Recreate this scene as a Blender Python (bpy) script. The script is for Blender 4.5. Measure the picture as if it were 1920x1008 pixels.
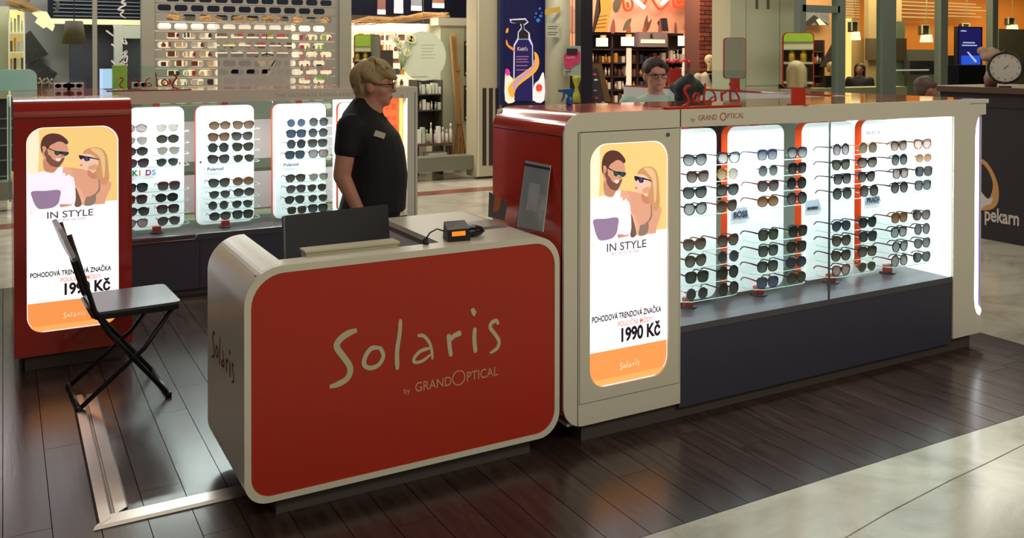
import bpy, bmesh, math, random
from mathutils import Vector, Matrix
from mathutils.geometry import tessellate_polygon
random.seed(4)
PI = math.pi
sc = bpy.context.scene
for o in list(bpy.data.objects): bpy.data.objects.remove(o)
COL = sc.collection

# ---------------------------------------------------------------- camera
F, CY, YAW, PITCH, ROLL, HC = 1707.12, 123.26, math.radians(29.201), math.radians(.562), math.radians(-.0658), 1.6638
FW0 = Vector((math.sin(YAW), math.cos(YAW), 0)); RT0 = Vector((math.cos(YAW), -math.sin(YAW), 0)); UP0 = Vector((0, 0, 1))
fwd = FW0*math.cos(PITCH) - UP0*math.sin(PITCH); upv = UP0*math.cos(PITCH) + FW0*math.sin(PITCH)
ax = RT0*math.cos(ROLL) - upv*math.sin(ROLL); ay = RT0*math.sin(ROLL) + upv*math.cos(ROLL)
cd = bpy.data.cameras.new('camera'); cam = bpy.data.objects.new('camera', cd); COL.objects.link(cam)
M = Matrix((ax, ay, -fwd)).transposed().to_4x4(); M.translation = Vector((0, 0, HC)); cam.matrix_world = M
cd.sensor_width = 36; cd.lens = F/1920*36; cd.shift_y = -(504-CY)/1920; cd.clip_start = .05; cd.clip_end = 200
sc.camera = cam

def at(px, py, **k):
    """pixel of the 1920x1008 frame -> world point on a plane X=, Y=, Z= or at distance d="""
    x3 = (px-960)/F; y3 = -(py-CY)/F
    q = ax*x3 + ay*y3 + fwd
    if 'Z' in k: s = (k['Z']-HC)/q.z
    elif 'Y' in k: s = k['Y']/q.y
    elif 'X' in k: s = k['X']/q.x
    else: s = k['d']/q.dot(FW0)
    return Vector((0, 0, HC)) + q*s

# ---------------------------------------------------------------- world, lights, exposure
w = bpy.data.worlds.new('hall_ambient'); sc.world = w; w.use_nodes = True
w.node_tree.nodes['Background'].inputs[0].default_value = (1, .93, .84, 1)
w.node_tree.nodes['Background'].inputs[1].default_value = .045
sc.view_settings.view_transform = 'Standard'; sc.view_settings.look = 'None'
sc.cycles.transparent_max_bounces = 40
sc.view_settings.exposure = 0.0; sc.view_settings.gamma = 1; sc.view_settings.use_curve_mapping = False

def area(name, loc, size, sizey, energy, col=(1, .93, .82), rot=(0, 0, 0)):
    l = bpy.data.lights.new(name, 'AREA'); l.shape = 'RECTANGLE'; l.size = size; l.size_y = sizey
    l.energy = energy; l.color = col
    o = bpy.data.objects.new(name, l); COL.objects.link(o); o.location = loc; o.rotation_euler = rot
    return o
# ceiling luminaires of the mall hall, over the walkway, with one added fill
area('hall_ceiling_and_fill_light', (2.5, -1.5, 4.3), 5.0, 1.2, 122, (1, .95, .83), (math.radians(20), 0, 0))
area('hall_ceiling_and_fill_light', (-1.5, 4.6, 4.3), 1.0, 4.0, 22, (1, .9, .84))
area('hall_ceiling_and_fill_light', (.4, 9.0, 4.3), 1.6, 1.2, 60, (1, .9, .86))  # added fill, put in to brighten the planks at the left
area('hall_ceiling_and_fill_light', (7.2, 2.0, 4.3), 1.5, 4.0, 75, (1, .95, .84))
area('hall_ceiling_and_fill_light', (3.8, 9.2, 4.3), 7.0, .8, 190, (1, .93, .80))
area('hall_ceiling_and_fill_light', (3.2, 5.3, 4.3), 2.0, .6, 18, (1, .93, .82))
area('hall_ceiling_and_fill_light', (10.5, 7.6, 4.2), 4.0, .8, 80, (1, .95, .82))
# light inside the shops
area('shop_ceiling_and_fill_light', (2.6, 12.3, 3.1), 4.5, .8, 90, (1, .86, .66))
area('shop_ceiling_and_fill_light', (.4, 12.2, 3.2), 1.6, .8, 55, (1, .9, .9))  # added fill, lifts the mauve wall of the left shop
area('shop_ceiling_and_fill_light', (19.5, 11.2, 3.3), 4.0, 1.2, 170, (1, .68, .36))  # added fill, brightens the far right of the orange café wall
area('shop_ceiling_and_fill_light', (5.2, 12.2, 3.1), 1.5, .8, 60, (1, .93, .8))
area('shop_ceiling_and_fill_light', (9.3, 11.9, 3.1), 2.2, .6, 60, (1, .72, .5))
area('shop_ceiling_and_fill_light', (14.3, 11.0, 3.3), 5.0, 1.4, 230, (1, .70, .40))
# LED strips in the two lit display cases
area('case_led_strip', (3.67, 3.34, 1.332), 1.9, .05, 26, (1, .97, .98), (math.radians(-14), 0, 0))
area('rear_case_led_strip', (1.72, 6.66, 1.332), 2.0, .05, 30, (1, .98, .98), (math.radians(-10), 0, 0))

# ---------------------------------------------------------------- helpers
def lin(r, g, b):
    f = lambda v: ((v/255+.055)/1.055)**2.4 if v/255 > .04045 else v/255/12.92
    return (f(r), f(g), f(b), 1)
MATS = {}
def mat(name, rgb=(200, 200, 200), rough=.5, metal=0, emit=0, alpha=1, noise=0, scale=8, spec=.5, bump=0, coat=0, ecol=None):
    """procedural Principled material; noise = amount of colour variation, bump = fine relief"""
    if name in MATS: return MATS[name]
    m = bpy.data.materials.new(name); m.use_nodes = True; nt = m.node_tree; b = nt.nodes['Principled BSDF']
    c = lin(*rgb) if max(rgb) > 1 else (*rgb, 1)
    b.inputs['Base Color'].default_value = c; b.inputs['Roughness'].default_value = rough
    b.inputs['Metallic'].default_value = metal; b.inputs['Alpha'].default_value = alpha
    b.inputs['Specular IOR Level'].default_value = spec; b.inputs['Coat Weight'].default_value = coat
    b.inputs['Coat Roughness'].default_value = .05
    if emit:
        b.inputs['Emission Color'].default_value = lin(*ecol) if ecol else c
        b.inputs['Emission Strength'].default_value = emit
    tc = nt.nodes.new('ShaderNodeTexCoord')
    nz = nt.nodes.new('ShaderNodeTexNoise'); nz.inputs['Scale'].default_value = scale; nz.inputs['Detail'].default_value = 5
    nt.links.new(tc.outputs['Object'], nz.inputs['Vector'])
    a = noise if noise else .03
    mx = nt.nodes.new('ShaderNodeMix'); mx.data_type = 'RGBA'
    mx.inputs['A'].default_value = tuple(v*(1-a) for v in c[:3]) + (1,)
    mx.inputs['B'].default_value = tuple(min(1, v*(1+a)) for v in c[:3]) + (1,)
    nt.links.new(nz.outputs['Fac'], mx.inputs['Factor']); nt.links.new(mx.outputs['Result'], b.inputs['Base Color'])
    if bump:
        bp = nt.nodes.new('ShaderNodeBump'); bp.inputs['Strength'].default_value = bump; bp.inputs['Distance'].default_value = .01
        nt.links.new(nz.outputs['Fac'], bp.inputs['Height']); nt.links.new(bp.outputs['Normal'], b.inputs['Normal'])
    MATS[name] = m; return m
def glow(name, rgb, strength=1.0, edge=None):
    """printed translucent film lit from behind"""
    return mat(name, tuple(max(2, int(v*.4)) for v in rgb), .4, emit=strength, spec=.3, ecol=rgb)
def glass(name, tint=(225, 240, 236), refl=.10, rough=.02):
    if name in MATS: return MATS[name]
    m = bpy.data.materials.new(name); m.use_nodes = True; nt = m.node_tree; nt.nodes.clear()
    out = nt.nodes.new('ShaderNodeOutputMaterial'); mx = nt.nodes.new('ShaderNodeMixShader')
    tr = nt.nodes.new('ShaderNodeBsdfTransparent'); gl = nt.nodes.new('ShaderNodeBsdfGlossy'); fr = nt.nodes.new('ShaderNodeFresnel')
    tr.inputs[0].default_value = lin(*tint); gl.inputs['Roughness'].default_value = rough; fr.inputs[0].default_value = 1.45
    mp = nt.nodes.new('ShaderNodeMath'); mp.operation = 'MULTIPLY'; mp.inputs[1].default_value = refl*10
    ge = nt.nodes.new('ShaderNodeNewGeometry'); bf = nt.nodes.new('ShaderNodeMath'); bf.operation = 'SUBTRACT'; bf.inputs[0].default_value = 1; m2 = nt.nodes.new('ShaderNodeMath'); m2.operation = 'MULTIPLY'
    nt.links.new(ge.outputs['Backfacing'], bf.inputs[1]); nt.links.new(fr.outputs[0], mp.inputs[0]); nt.links.new(mp.outputs[0], m2.inputs[0]); nt.links.new(bf.outputs[0], m2.inputs[1]); nt.links.new(m2.outputs[0], mx.inputs[0])
    nt.links.new(tr.outputs[0], mx.inputs[1]); nt.links.new(gl.outputs[0], mx.inputs[2]); nt.links.new(mx.outputs[0], out.inputs[0])
    MATS[name] = m; return m

def wo(p):
    v = Vector((0, 0, 0))
    while p is not None: v += p.location; p = p.parent
    return v
def link(name, me, m, parent=None, kind=None, label=None):
    o = bpy.data.objects.new(name, me); COL.objects.link(o)
    if m and not me.materials: me.materials.append(m)
    if parent: o.parent = parent
    if kind: o['kind'] = kind
    if label: o['label'] = label
    return o
def mesh(name, vs, fs, m, parent=None, local=False, smooth=False, kind=None, label=None):
    me = bpy.data.meshes.new(name)
    off = Vector((0, 0, 0)) if (local or parent is None) else wo(parent)
    me.from_pydata([tuple(Vector(v)-off) for v in vs], [], fs); me.update()
    bm = bmesh.new(); bm.from_mesh(me); bmesh.ops.recalc_face_normals(bm, faces=bm.faces); bm.to_mesh(me); bm.free()
    if smooth: me.polygons.foreach_set('use_smooth', [True]*len(me.polygons))
    return link(name, me, m, parent, kind, label)
def thing(name, label, cat, loc=(0, 0, 0), rz=0, group=None):
    o = bpy.data.objects.new(name, None); COL.objects.link(o); o.location = loc; o.rotation_euler = (0, 0, rz)
    o.empty_display_size = .1
    return tag(o, label, cat, group)
def tag(o, label, cat, group=None):
    o['label'] = label; o['category'] = cat
    if group: o['group'] = group
    return o
def box(name, x, y, z, m, parent=None, local=False, bev=0, kind=None, label=None):
    bm = bmesh.new(); bmesh.ops.create_cube(bm, size=1)
    off = Vector((0, 0, 0)) if (local or parent is None) else wo(parent)
    for v in bm.verts:
        v.co = Vector(((x[0]+x[1])/2+v.co.x*(x[1]-x[0]), (y[0]+y[1])/2+v.co.y*(y[1]-y[0]), (z[0]+z[1])/2+v.co.z*(z[1]-z[0])))-off
    if bev: bmesh.ops.bevel(bm, geom=bm.edges[:], offset=bev, segments=2, affect='EDGES', profile=.6)
    bmesh.ops.recalc_face_normals(bm, faces=bm.faces)
    me = bpy.data.meshes.new(name); bm.to_mesh(me); bm.free()
    return link(name, me, m, parent, kind, label)
def rrect(x0, x1, z0, z1, r, n=6, rs=None):
    """rounded rectangle outline, radii tl,tr,br,bl"""
    rs = rs or (r, r, r, r); out = []
    for (cx, cz, a0, rr) in ((x1-rs[1], z1-rs[1], 0, rs[1]), (x0+rs[0], z1-rs[0], 90, rs[0]), (x0+rs[3], z0+rs[3], 180, rs[3]), (x1-rs[2], z0+rs[2], 270, rs[2])):
        if rr <= 0: out.append((cx, cz)); continue
        for i in range(n+1):
            a = math.radians(a0+90*i/n); out.append((cx+rr*math.cos(a), cz+rr*math.sin(a)))
    return out
def plate(name, pts, m, parent=None, O=(0, 0, 0), U=(1, 0, 0), V=(0, 0, 1), t=.004, holes=None, local=False, kind=None, label=None, smooth=False):
    """flat outline in axes U,V at O, thickness t behind it (away from U x V)"""
    O = Vector(O); U = Vector(U); V = Vector(V); N = U.cross(V).normalized()
    bm = bmesh.new()
    off = Vector((0, 0, 0)) if (local or parent is None) else wo(parent)
    loops = [pts]+(holes or []); flatv = []
    for lp in loops: flatv += [bm.verts.new(O+U*p[0]+V*p[1]-off) for p in lp]
    if len(pts) == 4 and not holes: bm.faces.new(flatv)
    else:
        for tri in tessellate_polygon([[Vector((p[0], p[1], 0)) for p in lp] for lp in loops]):
            try: bm.faces.new([flatv[i] for i in tri])
            except ValueError: pass
    for f in bm.faces:
        f.normal_update()
        if f.normal.dot(N) < 0: f.normal_flip()
    fr = bm.faces[:]
    r = bmesh.ops.extrude_face_region(bm, geom=fr, use_keep_orig=True)
    for v in [g for g in r['geom'] if isinstance(g, bmesh.types.BMVert)]: v.co -= N*t
    bmesh.ops.recalc_face_normals(bm, faces=bm.faces)
    me = bpy.data.meshes.new(name); bm.to_mesh(me); bm.free()
    return link(name, me, m, parent, kind, label)
def shell(name, prof, y0, y1, m, parent=None, t=.02, closed=False, label=None, axis='Y', local=False):
    """wall of thickness t following an XZ profile (open polyline), extruded from y0 to y1"""
    n = len(prof); P = [Vector((p[0], p[1])) for p in prof]; inn = []
    for i in range(n):
        a = P[(i-1) % n] if (i or closed) else P[0]; b = P[(i+1) % n] if (i < n-1 or closed) else P[-1]
        d = (b-a).normalized(); inn.append(P[i]+Vector((-d.y, d.x))*t)
    vs = []; fs = []
    for y in (y0, y1):
        for q in (P, inn):
            for p in q: vs.append((p.x, y, p.y) if axis == 'Y' else (y, p.x, p.y))
    m_ = n if closed else n-1
    for i in range(m_):
        j = (i+1) % n
        fs += [(i, j, 2*n+j, 2*n+i), (n+i, 3*n+i, 3*n+j, n+j), (i, n+i, n+j, j), (2*n+i, 2*n+j, 3*n+j, 3*n+i)]
    if not closed: fs += [(0, 2*n, 3*n, n), (n-1, 2*n-1, 4*n-1, 3*n-1)]
    return mesh(name, vs, fs, m, parent, label=label, local=local)
def tube(name, pts, r, m, parent=None, n=8, local=False, closed=False, label=None):
    pts = [Vector(p) for p in pts]; vs = []; fs = []; N = len(pts)
    rr = r if isinstance(r, (list, tuple)) else [r]*N
    up = Vector((0, 0, 1)); prev = None
    for i, p in enumerate(pts):
        a = pts[i-1] if (i > 0 or closed) else p; b = pts[(i+1) % N] if (i < N-1 or closed) else p
        d = (b-a).normalized()
        if prev is None: u = d.cross(up if abs(d.z) < .9 else Vector((1, 0, 0))).normalized()
        else: u = (prev-d*prev.dot(d)).normalized()
        prev = u; v = d.cross(u)
        for k in range(n):
            t = 2*PI*k/n; vs.append(p+(u*math.cos(t)+v*math.sin(t))*rr[i])
    for i in range(N if closed else N-1):
        for k in range(n):
            j = (i+1) % N
            fs.append((i*n+k, i*n+(k+1) % n, j*n+(k+1) % n, j*n+k))
    if not closed: fs += [tuple(range(n))[::-1], tuple((N-1)*n+k for k in range(n))]
    return mesh(name, vs, fs, m, parent, local=local, smooth=True, label=label)
def lathe(name, prof, c, m, parent=None, n=14, local=False, label=None, sx=1, sy=1):
    c = Vector(c); vs = []; fs = []; N = len(prof)
    for (r, z) in prof:
        for k in range(n): vs.append(c+Vector((r*sx*math.cos(2*PI*k/n), r*sy*math.sin(2*PI*k/n), z)))
    for i in range(N-1):
        for k in range(n): fs.append((i*n+k, i*n+(k+1) % n, (i+1)*n+(k+1) % n, (i+1)*n+k))
    fs += [tuple(range(n))[::-1], tuple((N-1)*n+k for k in range(n))]
    return mesh(name, vs, fs, m, parent, local=local, smooth=True, label=label)
def crom(pts, n=5, closed=False):
    P = [Vector((p[0], p[1])) for p in pts]; N = len(P); out = []
    for i in range(N if closed else N-1):
        p0 = P[(i-1) % N] if (closed or i > 0) else P[0]; p1 = P[i]; p2 = P[(i+1) % N]
        p3 = P[(i+2) % N] if (closed or i < N-2) else P[-1]
        for k in range(n):
            t = k/n
            out.append(.5*((2*p1)+(p2-p0)*t+(2*p0-5*p1+4*p2-p3)*t*t+(3*p1-p0-3*p2+p3)*t**3))
    if not closed: out.append(P[-1])
    return [(p.x, p.y) for p in out]
def stroke_geo(pts, wd, n=5):
    """brush stroke ribbon -> verts2d, faces"""
    P = [Vector(p) for p in crom(pts, n)]; N = len(P); vs = []; fs = []
    for i, p in enumerate(P):
        a = P[max(0, i-1)]; b = P[min(N-1, i+1)]; d = (b-a)
        d = d.normalized() if d.length > 1e-9 else Vector((1, 0)); nn = Vector((-d.y, d.x))
        s = i/(N-1); e = min(1, .55+4*min(s, 1-s))
        ww = (wd[0]*(1-s)+wd[1]*s)*e/2
        vs += [tuple(p+nn*ww), tuple(p-nn*ww)]
    for i in range(N-1): fs.append((2*i, 2*i+1, 2*i+3, 2*i+2))
    return vs, fs
# the brush-script word, traced in photo pixels on the counter front
SOL = {'s_capital': [([(669.6, 619), (655, 624), (640, 634), (631.7, 646), (634.5, 656), (646, 671), (656.5, 688), (655, 703), (647, 713), (632, 721), (618, 725)], (12, 10))],
 'o': [([(712, 652), (697, 653), (686, 667), (683, 683), (694, 690), (710, 684), (719, 668), (714, 654), (708, 651)], (9, 7))],
 'l': [([(751.3, 598), (749.7, 624), (744.7, 659), (745.3, 693)], (7, 9))],
 'a': [([(783, 629), (795, 630), (805, 641.6), (809.5, 656), (811, 674)], (7, 5)), ([(808, 652), (789, 658), (777, 671), (777.5, 679), (792, 676.6), (808, 664)], (7, 5))],
 'r': [([(841.5, 626), (843, 647), (846, 668)], (9, 8)), ([(843, 639), (851.7, 629.5), (865, 623.5)], (7, 11))],
 'i': [([(891, 614), (889.6, 635.7), (892, 661)], (8, 9)), ([(885.5, 578), (889, 586), (892, 588)], (7, 12))],
 's': [([(935, 608), (930.4, 601), (921.7, 606), (920, 615), (929, 627), (936, 640), (932, 653), (918.8, 662)], (8, 7))]}
PC = 1/ (F/3.45)
def script_word(name, m, parent, O, U, V, scale, t=.002):
    """the brush-script word, one object per letter; O = lower left, scale relative to the counter's word"""
    base = at(618, 725, Y=3.245); U = Vector(U); V = Vector(V); O = Vector(O); N = U.cross(V).normalized()
    for k, st in SOL.items():
        vs = []; fs = []
        for (pts, wd) in st:
            p2 = []
            for q in pts:
                wq = at(q[0], q[1], Y=3.245)-base; p2.append((wq.x*scale, wq.z*scale))
            v, f = stroke_geo(p2, (wd[0]*.0021*scale, wd[1]*.0021*scale)); n0 = len(vs); L = len(v)
            lift = .0007*st.index((pts, wd))
            for i, q in enumerate(v): vs.append(O+U*q[0]+V*q[1]+N*(lift+.0006*i/L))
            for i, q in enumerate(v): vs.append(O+U*q[0]+V*q[1]-N*t)
            for a in f: fs.append(tuple(n0+i for i in a)); fs.append(tuple(n0+L+i for i in a[::-1]))
            for i in range(0, L-2, 2):
                fs.append((n0+i, n0+i+2, n0+L+i+2, n0+L+i)); fs.append((n0+i+1, n0+L+i+1, n0+L+i+3, n0+i+3))
        mesh('script_letter', vs, fs, m, parent)
def text(name, s, size, m, parent, O, U=(1, 0, 0), V=(0, 0, 1), t=.001, bold=0, sx=1, align='LEFT', space=1.0):
    cu = bpy.data.curves.new(name, 'FONT'); cu.body = s; cu.size = size; cu.offset = bold; cu.align_x = align
    cu.resolution_u = 2 if size < .04 else 7; cu.space_character = space; cu.extrude = t/2
    o = bpy.data.objects.new('tmp', cu); COL.objects.link(o)
    dg = bpy.context.evaluated_depsgraph_get(); me = bpy.data.meshes.new_from_object(o.evaluated_get(dg)); bpy.data.objects.remove(o)
    U = Vector(U); V = Vector(V); O = Vector(O); N = U.cross(V).normalized(); off = wo(parent) if parent else Vector((0, 0, 0))
    for v in me.vertices: v.co = O+U*(v.co.x*sx)+V*v.co.y+N*(v.co.z-t/2)-off
    me.name = name; me.materials.clear()
    return link(name, me, m, parent)
def bx(name, x0, y0, x1, y1, Y, dep, m, parent=None, bev=0, label=None, kind=None):
    """box whose front face, on the plane Y, fills the given photo rectangle"""
    xc = (x0+x1)/2; yc = (y0+y1)/2
    a = at(x0, yc, Y=Y).x; b = at(x1, yc, Y=Y).x; zt = at(xc, y0, Y=Y).z; zb = at(xc, y1, Y=Y).z
    return box(name, (a, b), (Y, Y+dep), (zb, zt), m, parent, bev=bev, label=label, kind=kind)
def copy_tree(o, parent=None):
    c = o.copy(); COL.objects.link(c)
    if parent: c.parent = parent
    for ch in list(o.children): copy_tree(ch, c)
    return c

# ---------------------------------------------------------------- materials
WHITE = mat('white_laminate', (222, 216, 198), .32, noise=.02, scale=3)
WHITE2 = mat('white_interior_laminate', (228, 228, 228), .4)
RED = mat('red_gloss_lacquer', (196, 42, 24), .12, coat=.6)
REDP = mat('red_counter_panel', (184, 46, 26), .42, noise=.05, scale=2)
REDT = mat('red_sign_plastic', (205, 46, 26), .3)
DARKRED = mat('dark_red_gloss', (176, 40, 34), .22, coat=.4)
DARK = mat('charcoal_laminate', (60, 60, 76), .45, noise=.04)
DARKTOP = mat('grey_shelf_laminate', (78, 76, 84), .28, noise=.03)
PLINTH = mat('plinth_dark', (82, 72, 70), .5)
GAP = mat('dark_gap', (38, 34, 30), .8)
BLACK = mat('black_plastic', (20, 20, 24), .38)
BLACKM = mat('black_painted_steel', (38, 36, 40), .35, metal=.3)
ALU = mat('brushed_aluminium', (190, 184, 176), .28, metal=1, noise=.08, scale=60)
STEEL = mat('grey_steel', (120, 122, 124), .35, metal=.8)
CREAM = mat('cream_print', (202, 196, 160), .5)
ORANGE = mat('orange_panel_edge', (240, 84, 26), .35, emit=.15)
CASEW = mat('white_case_panel_glow', (244, 242, 250), .35, emit=.55)  # glow put into the white boards in place of strong case light
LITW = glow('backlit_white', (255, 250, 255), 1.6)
POSTW = glow('lightbox_white', (255, 252, 252), 1.35)
GLASS = glass('clear_glass', (240, 250, 247), .08)
GEDGE = mat('glass_edge_green', (186, 228, 216), .15, emit=.2)
SHELFG = glass('shelf_glass', (254, 255, 255), .04)
PLEX = glass('acrylic', (236, 238, 240), .10, .05)
CLIP = mat('red_clip', (196, 52, 38), .4)
# ================================================================ FLOOR
def wood_mat():
    m = bpy.data.materials.new('dark_oak_plank'); m.use_nodes = True; nt = m.node_tree; b = nt.nodes['Principled BSDF']
    tc = nt.nodes.new('ShaderNodeTexCoord'); mp = nt.nodes.new('ShaderNodeMapping'); mp.inputs['Scale'].default_value = (9, .9, 1)
    oi = nt.nodes.new('ShaderNodeObjectInfo'); ad = nt.nodes.new('ShaderNodeVectorMath'); ad.operation = 'ADD'
    nz = nt.nodes.new('ShaderNodeTexNoise'); nz.inputs['Scale'].default_value = 3; nz.inputs['Detail'].default_value = 7; nz.inputs['Distortion'].default_value = 1.2
    nt.links.new(tc.outputs['Object'], ad.inputs[0]); nt.links.new(oi.outputs['Random'], ad.inputs[1])
    nt.links.new(ad.outputs[0], mp.inputs[0]); nt.links.new(mp.outputs[0], nz.inputs['Vector'])
    cr = nt.nodes.new('ShaderNodeValToRGB'); e = cr.color_ramp.elements
    e[0].position = .3; e[0].color = lin(38, 26, 24); e[1].position = .72; e[1].color = lin(68, 51, 47)
    nt.links.new(nz.outputs['Fac'], cr.inputs[0])
    hs = nt.nodes.new('ShaderNodeHueSaturation'); mr = nt.nodes.new('ShaderNodeMapRange'); mr.inputs[3].default_value = .82; mr.inputs[4].default_value = 1.15
    nt.links.new(oi.outputs['Random'], mr.inputs[0]); nt.links.new(mr.outputs[0], hs.inputs['Value']); nt.links.new(cr.outputs[0], hs.inputs['Color'])
    nt.links.new(hs.outputs[0], b.inputs['Base Color'])
    bp = nt.nodes.new('ShaderNodeBump'); bp.inputs['Strength'].default_value = .12; bp.inputs['Distance'].default_value = .004
    nt.links.new(nz.outputs['Fac'], bp.inputs['Height']); nt.links.new(bp.outputs[0], b.inputs['Normal'])
    b.inputs['Roughness'].default_value = .23; b.inputs['Specular IOR Level'].default_value = .55
    return m
def marble_mat(name, c0, c1, rough=.16):
    m = bpy.data.materials.new(name); m.use_nodes = True; nt = m.node_tree; b = nt.nodes['Principled BSDF']
    tc = nt.nodes.new('ShaderNodeTexCoord'); n1 = nt.nodes.new('ShaderNodeTexNoise'); n1.inputs['Scale'].default_value = 1.6; n1.inputs['Detail'].default_value = 9; n1.inputs['Distortion'].default_value = 1.1; n1.inputs['Roughness'].default_value = .62
    mp = nt.nodes.new('ShaderNodeMapping'); mp.inputs['Rotation'].default_value = (0, 0, .6); mp.inputs['Scale'].default_value = (1, 1.25, 1)
    nt.links.new(tc.outputs['Object'], mp.inputs[0]); nt.links.new(mp.outputs[0], n1.inputs['Vector'])
    cr = nt.nodes.new('ShaderNodeValToRGB'); e = cr.color_ramp.elements
    e[0].position = .30; e[0].color = lin(*c1); e[1].position = .60; e[1].color = lin(*c0)
    k = e.new(.44); k.color = lin(*[int(a*.55+b_*.45) for a, b_ in zip(c0, c1)])
    nt.links.new(n1.outputs['Fac'], cr.inputs[0]); nt.links.new(cr.outputs[0], b.inputs['Base Color'])
    b.inputs['Roughness'].default_value = rough; return m
WOOD = wood_mat(); MARB = marble_mat('beige_marble', (192, 186, 170), (150, 146, 132)); REDG = marble_mat('red_granite', (150, 92, 80), (104, 58, 50), .2)
floor = box('floor', (-4, 26), (-4, 18), (-.12, -.02), GAP, kind='structure')
X0, XE, Y0, YE, PW = -1.07, 5.154, 2.523, 7.46, .152
n = int((XE-X0)/PW)+1; rnd = random.Random(3); pm = {}
for i in range(n):
    x = X0+i*PW; xe = min(x+PW-.003, XE)
    if xe-x < .02: continue
    y = Y0; L = rnd.uniform(.35, 1.2)
    while y < YE-.01:
        y2 = min(y+L, YE); L = 1.22
        if YE-y2 < .2: y2 = YE
        box('plank', (x, xe), (y, y2-.0025), (-.02, 0), WOOD, floor)
        y = y2
# marble slabs of the walkway around the wooden platform
cur = [(-2.5, 1.42), (-1, 1.66), (.5, 1.88), (1.8, 2.07), (2.546, 2.179), (2.805, 2.221), (3.245, 2.274), (3.563, 2.303), (3.832, 2.332), (4.6, 2.39), (5.6, 2.44), (7.5, 2.46)]
xs = [-2.5, .5, 2.05, 4.45, 7.5]
def cy(x):
    for (a, b), (c, d) in zip(cur, cur[1:]):
        if a <= x <= c: return b+(d-b)*(x-a)/(c-a)
for a, b in zip(xs, xs[1:]):
    m_ = [x for x, y in cur if a < x < b]; px = [a]+m_+[b-.001]
    top = 2.52 if b < 5.7 else 2.52
    plate('slab', [(x, cy(x)) for x in px]+[(b-.001, top), (a, top)], MARB, floor, (0, 0, 0), (1, 0, 0), (0, 1, 0), .02)
    plate('slab', [(x, cy(x)-.006) for x in px][::-1]+[(a, .6), (b-.001, .6)], MARB, floor, (0, 0, 0), (1, 0, 0), (0, 1, 0), .02)
    box('slab', (a, b-.001), (-4, .598), (-.02, 0), MARB, floor)
for j, (ya, yb) in enumerate([(2.524, 4.6), (4.602, 6.9), (6.902, 9.2)]):
    for (xa, xb) in ((5.158, 7.5), (7.502, 9.9), (9.902, 12.5), (12.502, 16), (16.002, 20)):
        box('slab', (xa, xb), (ya, yb-.002), (-.02, 0), MARB, floor)
for (ya, yb, mm) in ((7.464, 8.7, MARB), (8.702, 10.02, MARB), (10.022, 10.33, REDG), (10.332, 11.2, MARB)):
    for i in range(6):
        xa = -3+i*1.36
        if xa+1.358 < 5.17: box('slab', (xa, xa+1.358), (ya, yb-.002), (-.02, 0), mm, floor)
for i in range(7):
    xa = 5.16+i*1.5
    for (ya, yb, mm) in ((9.202, 10.02, MARB), (10.022, 10.33, REDG), (10.332, 11.2, MARB)):
        box('slab', (xa, xa+1.498), (ya, yb-.002), (-.02, 0), mm, floor)
for i in range(8):
    box('slab', (-3+i*2.4, -3+i*2.4+2.398), (11.202, 15), (-.02, 0), MARB, floor)
ceil = box('ceiling', (-4, 26), (-4, 18), (4.6, 4.7), mat('ceiling_paint', (190, 184, 172), .8), kind='structure')
box('wall_back', (-4, 26), (-4.1, -4), (0, 4.6), mat('back_wall_paint', (150, 146, 130), .7), kind='structure')
box('wall_left', (-4.1, -4), (-4, 18), (0, 4.6), mat('left_wall_paint', (96, 92, 88), .7), kind='structure')
box('wall_right', (26, 26.1), (-4, 18), (0, 4.6), mat('right_wall_paint', (120, 112, 98), .7), kind='structure')
box('wall_rear', (-4, 26), (17, 17.1), (0, 4.6), mat('rear_wall_paint', (96, 88, 80), .7), kind='structure')
# aluminium floor profile, an L of two lengths
t = thing('floor_profile', 'L-shaped brushed metal floor strip on the dark planks left of the red counter', 'floor trim', (.34, 3.55, 0))
def ridge(name, a, b, w, h, mtr):
    """low bar with bevelled long edges, from a to b (xy), mitre shifts the end at a"""
    a = Vector(a); b = Vector(b); d = (b-a).normalized(); s = Vector((-d.y, d.x)); vs = []
    for (p, q) in ((a, mtr), (b, 0)):
        for (o_, z) in ((-w/2, .0), (-w/2+.008, h), (w/2-.008, h), (w/2, 0)):
            c = p+s*o_+d*(q*o_); vs.append((c.x, c.y, z+.0005))
    return mesh(name, vs, [(0, 1, 2, 3), (4, 7, 6, 5), (0, 4, 5, 1), (1, 5, 6, 2), (2, 6, 7, 3), (0, 3, 7, 4)], ALU, t)
ridge('metal_bar', (.312, 3.52), (.312, 4.9), .054, .011, -1)
ridge('metal_bar', (.370, 3.585), (.370, 4.9), .058, .007, -.9)
ridge('metal_bar', (.305, 3.533), (1.0, 3.533), .085, .010, .85)

# ================================================================ FRONT KIOSK
YF = 3.249
k = thing('display_kiosk', 'long white framed sunglasses display kiosk with a red glossy top and red rounded end', 'kiosk', (3.5, 3.5, 0))
XL, XR = 2.068, 4.955
# red wrap-around end shell: side and rounded top corner
R = .10
prof = [(XL, .16)]+[(XL, z) for z in (.5, 1.0)]+[(XL+R-R*math.cos(a), 1.4245-R+R*math.sin(a)) for a in [PI/2*i/16 for i in range(17)]]+[(2.70, 1.4245)]
low = [(2.19, .08), (XL+R, .08)]+[(XL+R-R*math.sin(a), .08+R-R*math.cos(a)) for a in [PI/2*i/12 for i in range(1, 13)]]
shell('red_end_shell', (low+prof[1:])[::-1], YF+.012, 3.89, DARKRED if 0 else mat('red_end_lacquer', (206, 54, 36), .16, coat=.5), k, .018)
box('seam', (XL-.001, XL+.012), (YF+.014, 3.885), (1.322, 1.327), GAP, k)
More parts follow.
